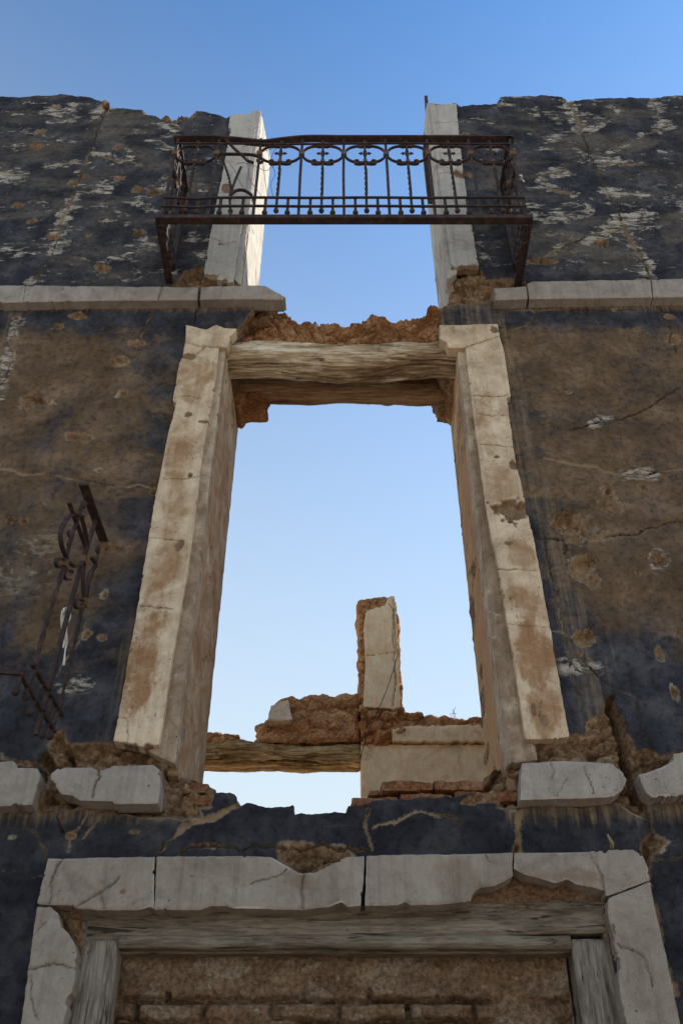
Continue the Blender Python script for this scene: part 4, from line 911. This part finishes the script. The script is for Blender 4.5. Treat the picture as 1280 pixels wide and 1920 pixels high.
for pts in ([(155, 968), (138, 964), (122, 978), (114, 1000), (117, 1025), (126, 1048)], [(130, 942), (140, 970), (152, 1000), (160, 1025), (158, 1050)], [(153, 968), (160, 995), (164, 1020)], [(158, 1050), (156, 1090), (158, 1125)], [(172, 1045), (180, 1060), (168, 1078), (163, 1120)],
            [(130, 1054), (140, 1062), (150, 1060), (156, 1052)]):
    m = MB(); m.sweep(qpath(pts, 5), .011, .022, RX); m.build('ring', M_IRON, low)
for cx, cy in ((115, 1055), (130, 1078), (150, 1132)):
    m = MB(); m.sweep([q3(cx + 9 * math.cos(t) - 1, cy + 9 * math.sin(t)) for t in np.linspace(1.2, 5.6, 12)], .010, .020, RX); m.build('scroll', M_IRON, low)
for cx, cy in ((122, 1057), (157, 1050), (158, 1130)):
    m = MB(); m.sweep([q3(cx - 2, cy - 4), q3(cx + 2, cy + 5)], .036, .03, RX); m.build('collar', M_COLLAR, low)
m = MB(); m.sweep([q3(128, 997), q3(131, 1010), q3(127, 1022)], .03, .012, RX, taper=lambda t: (.9, .3, .7)[int(round(t * 2))]); m.build('leaf_cross', M_IRON, low)
m = MB(); m.sweep([q3(61, 1244), q3(118, 1342)], .016, .020, RX); m.build('cross_rod', M_IRON, low)
m = MB(); m.sweep([q3(38, 1262), q3(78, 1330), q3(103, 1372)], .016, .020, RX); m.sweep([q3(38, 1262), q3(38, 1262) + Vector((-.13, -.01, .004))], .016, .02, (0, 0, 1)); m.build('cross_rod', M_IRON, low)
m = MB(); c = q3(38, 1262) + Vector((-.16, -.01, .0)); m.sweep([c + Vector((-.10, -.01, .01)), c + Vector((.03, 0, -.02))], .012, .04, (0, 1, 0)); m.build('floor_frame', M_IRON, low)
for a, b in (((38, 1270), (30, 1296)), ((78, 1285), (57, 1335)), ((104, 1330), (80, 1378)), ((96, 1310), (90, 1345))):
    m = MB(); m.sweep([q3(*a), q3(*b)], .017, .017, RX)
    if a != (96, 1310): m.ball(q3(*b), .021)
    m.build('ball_stud', M_IRON, low)
MB.k = 1.0
# white plastic strip tied on it
m = MB(); m.sweep(qpath([(129, 1146), (137, 1144), (137, 1160), (132, 1168), (131, 1185), (134, 1205), (131, 1225), (129, 1248)], 6, -.02), .026, .008, RX, twist=2, taper=lambda t: 1 - .5 * t)
m.sweep(qpath([(131, 1144), (131, 1170), (134, 1195), (132, 1215)], 6, -.028), .018, .006, RX, twist=-3)
tag(m.build('plastic_strip', M_RAG, None, True), 'ragged white strip of plastic hanging from the broken side panel', 'plastic strip')

# ---- small fittings stuck in the wall
x_, z_ = W(118, 1560); m = MB(); m.sweep([(x_, .03, z_), (x_, -.05, z_ + .005), (x_ - .01, -.075, z_ + .03), (x_ - .006, -.07, z_ + .06)], .014, .012, (1, 0, 0), n=6, taper=lambda t: 1.2 - .7 * t)
tag(m.build('iron_hook', M_IRON, None, True), 'curved rusty hook in the dark plaster above the left corner of the door', 'hook')
x_, z_ = W(1142, 1588); m = MB(); m.sweep([(x_ + .01, .03, z_ - .02), (x_, -.04, z_ + .0), (x_ - .02, -.07, z_ + .02)], .018, .018, (1, 0, 0), n=6, taper=lambda t: 1.2 - .8 * t)
tag(m.build('wooden_peg', M_STALK, None, True), 'pale pointed peg sticking out above the right corner of the door', 'peg')
xt, zt_ = W(797, 180, .1); xb, zb_ = W(791, 255, .1); m = MB(); xt, zt_ = W(798, 180, .30); m.sweep([(.655, .30, 7.7), (.652, .30, 8.4), (xt - .004, .30, zt_ - .3), (xt, .30, zt_)], .016, .05, (1, 0, 0), taper=lambda t: 1 - .5 * t)
tag(m.build('iron_strip', M_IRON), 'upright dark iron strip at the back corner of the right balcony door jamb', 'iron strip')

# ================================================================ REAR WALL
RY = 5.1
rear = empty('rear_wall', (0, RY, 0), 'ruined earth wall seen through the window, with a tall plaster pier and a rough log beam', 'ruined wall')
def rslab(name, poly, fr_, bk, mat, label=None, **k): return slab(name, PP(poly, RY).tolist(), fr_, bk, mat, parent=rear, px=False, label=label, hh=.014, **k)
# right part below the moulding
z13 = W(700, 1395, RY)[1]
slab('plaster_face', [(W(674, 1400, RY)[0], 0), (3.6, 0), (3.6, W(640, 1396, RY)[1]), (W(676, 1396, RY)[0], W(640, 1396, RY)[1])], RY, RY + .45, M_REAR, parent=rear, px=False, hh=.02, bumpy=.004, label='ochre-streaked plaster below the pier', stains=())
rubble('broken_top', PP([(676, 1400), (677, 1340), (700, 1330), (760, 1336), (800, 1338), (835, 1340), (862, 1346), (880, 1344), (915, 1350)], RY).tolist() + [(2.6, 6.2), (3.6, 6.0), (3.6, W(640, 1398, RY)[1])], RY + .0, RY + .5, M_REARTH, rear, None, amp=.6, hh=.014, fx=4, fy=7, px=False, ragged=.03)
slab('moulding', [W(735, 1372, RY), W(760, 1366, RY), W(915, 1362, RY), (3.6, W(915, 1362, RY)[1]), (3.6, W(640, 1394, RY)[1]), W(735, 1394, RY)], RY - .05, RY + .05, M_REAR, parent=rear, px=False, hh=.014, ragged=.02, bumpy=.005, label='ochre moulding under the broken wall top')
# pier
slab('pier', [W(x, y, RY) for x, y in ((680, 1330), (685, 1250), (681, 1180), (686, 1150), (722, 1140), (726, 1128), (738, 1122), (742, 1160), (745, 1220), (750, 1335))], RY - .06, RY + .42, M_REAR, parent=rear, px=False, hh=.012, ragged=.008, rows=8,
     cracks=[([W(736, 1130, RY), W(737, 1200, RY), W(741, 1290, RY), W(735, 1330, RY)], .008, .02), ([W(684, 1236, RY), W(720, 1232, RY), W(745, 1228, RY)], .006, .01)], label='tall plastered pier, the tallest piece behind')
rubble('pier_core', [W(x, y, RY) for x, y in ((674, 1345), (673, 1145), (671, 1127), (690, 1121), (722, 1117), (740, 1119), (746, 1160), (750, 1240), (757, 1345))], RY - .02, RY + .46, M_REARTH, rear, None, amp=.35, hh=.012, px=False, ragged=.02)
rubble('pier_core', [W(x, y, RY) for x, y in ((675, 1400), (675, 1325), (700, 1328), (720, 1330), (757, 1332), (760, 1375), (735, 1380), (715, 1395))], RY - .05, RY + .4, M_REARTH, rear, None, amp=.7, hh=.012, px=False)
# left part: support hidden behind the facade, log, rubble on top
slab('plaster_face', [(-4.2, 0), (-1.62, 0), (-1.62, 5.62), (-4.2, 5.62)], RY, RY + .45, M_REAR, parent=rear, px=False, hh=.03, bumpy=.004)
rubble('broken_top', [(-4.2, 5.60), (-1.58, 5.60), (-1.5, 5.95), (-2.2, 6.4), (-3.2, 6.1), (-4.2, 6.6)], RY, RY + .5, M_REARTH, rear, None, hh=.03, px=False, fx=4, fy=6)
xl_, zl_ = W(368, 1408, RY); xr_, zr_ = W(676, 1408, RY)
log('lintel_log', -1.85, xr_ + .02, RY + .14, 5.70, .13, .115, M_RLOG, rear, 'rough ochre log beam across the rear window', 33, N=260, knots=1.5)
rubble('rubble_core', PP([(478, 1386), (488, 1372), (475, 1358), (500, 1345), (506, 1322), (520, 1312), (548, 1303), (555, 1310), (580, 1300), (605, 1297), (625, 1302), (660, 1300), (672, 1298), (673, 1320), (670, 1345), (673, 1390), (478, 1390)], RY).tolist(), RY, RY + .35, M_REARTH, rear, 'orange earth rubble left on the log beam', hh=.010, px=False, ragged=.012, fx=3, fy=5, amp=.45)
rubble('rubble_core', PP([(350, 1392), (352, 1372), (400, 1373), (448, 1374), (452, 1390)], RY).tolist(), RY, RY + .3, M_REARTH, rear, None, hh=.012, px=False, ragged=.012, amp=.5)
slab('plaster_patch', PP([(503, 1353), (508, 1325), (541, 1312), (546, 1340), (549, 1350), (530, 1352)], RY - .08).tolist(), RY - .10, RY + .05, M_REVEAL, parent=rear, px=False, hh=.012, ragged=.012, label='pale plaster patch on the rubble')
# cable across the pier
wire([[(728, 1130), (738, 1150), (741, 1200), (745, 1228)], [(745, 1228), (735, 1262), (722, 1300), (700, 1350), (685, 1388), (676, 1420)]], lambda t: RY - .16, .009, 'dark cable running down the tall pier behind the window', None, 'cable', 'cable')
m = MB()
for k in range(3):
    a = W(848 + k * 4, 1345, RY); m.sweep([(a[0], RY + .05, a[1] - .02), (a[0] + random.uniform(-.04, .02), RY + .04, a[1] + .06 + .02 * (k % 3)), (a[0] + random.uniform(-.09, .05), RY + .04, a[1] + random.uniform(.06, .15))], 0.004, .004, (0, 1, 0), 0, 4)
tag(m.build('dry_weed', M_STALK), 'sparse dry weed on top of the rear wall', 'weed')

# unseen wall added to keep sun off the lower window, top sloped for its shadow
sw = empty('sun_blocker_wall', (1.85, 2.8, 0), 'unseen broken earth wall added behind the right side of the facade to block the sun', 'ruined wall')
u = np.arange(.62, 5.05, .03); v = np.arange(0, 9.6, .03); A, B = np.meshgrid(u, v); a1 = fbm(A, B, 2.5, 4, 5)
top = np.interp(A, [.6, .9, 1.2, 1.8, 3.0, 4.2, 5.1], [8.9, 9.15, 9.2, 8.82, 7.5, 6.6, 6.0])
relief('wall', u, v, B - top + .06 * a1, .03 * a1, .35, M_ADOBE, sw, dict(expo=np.ones(A.shape)), rows=4, rag=.03, ragf=5, tf=lambda a, b, d: (1.62 + d, a, b), flip=True)
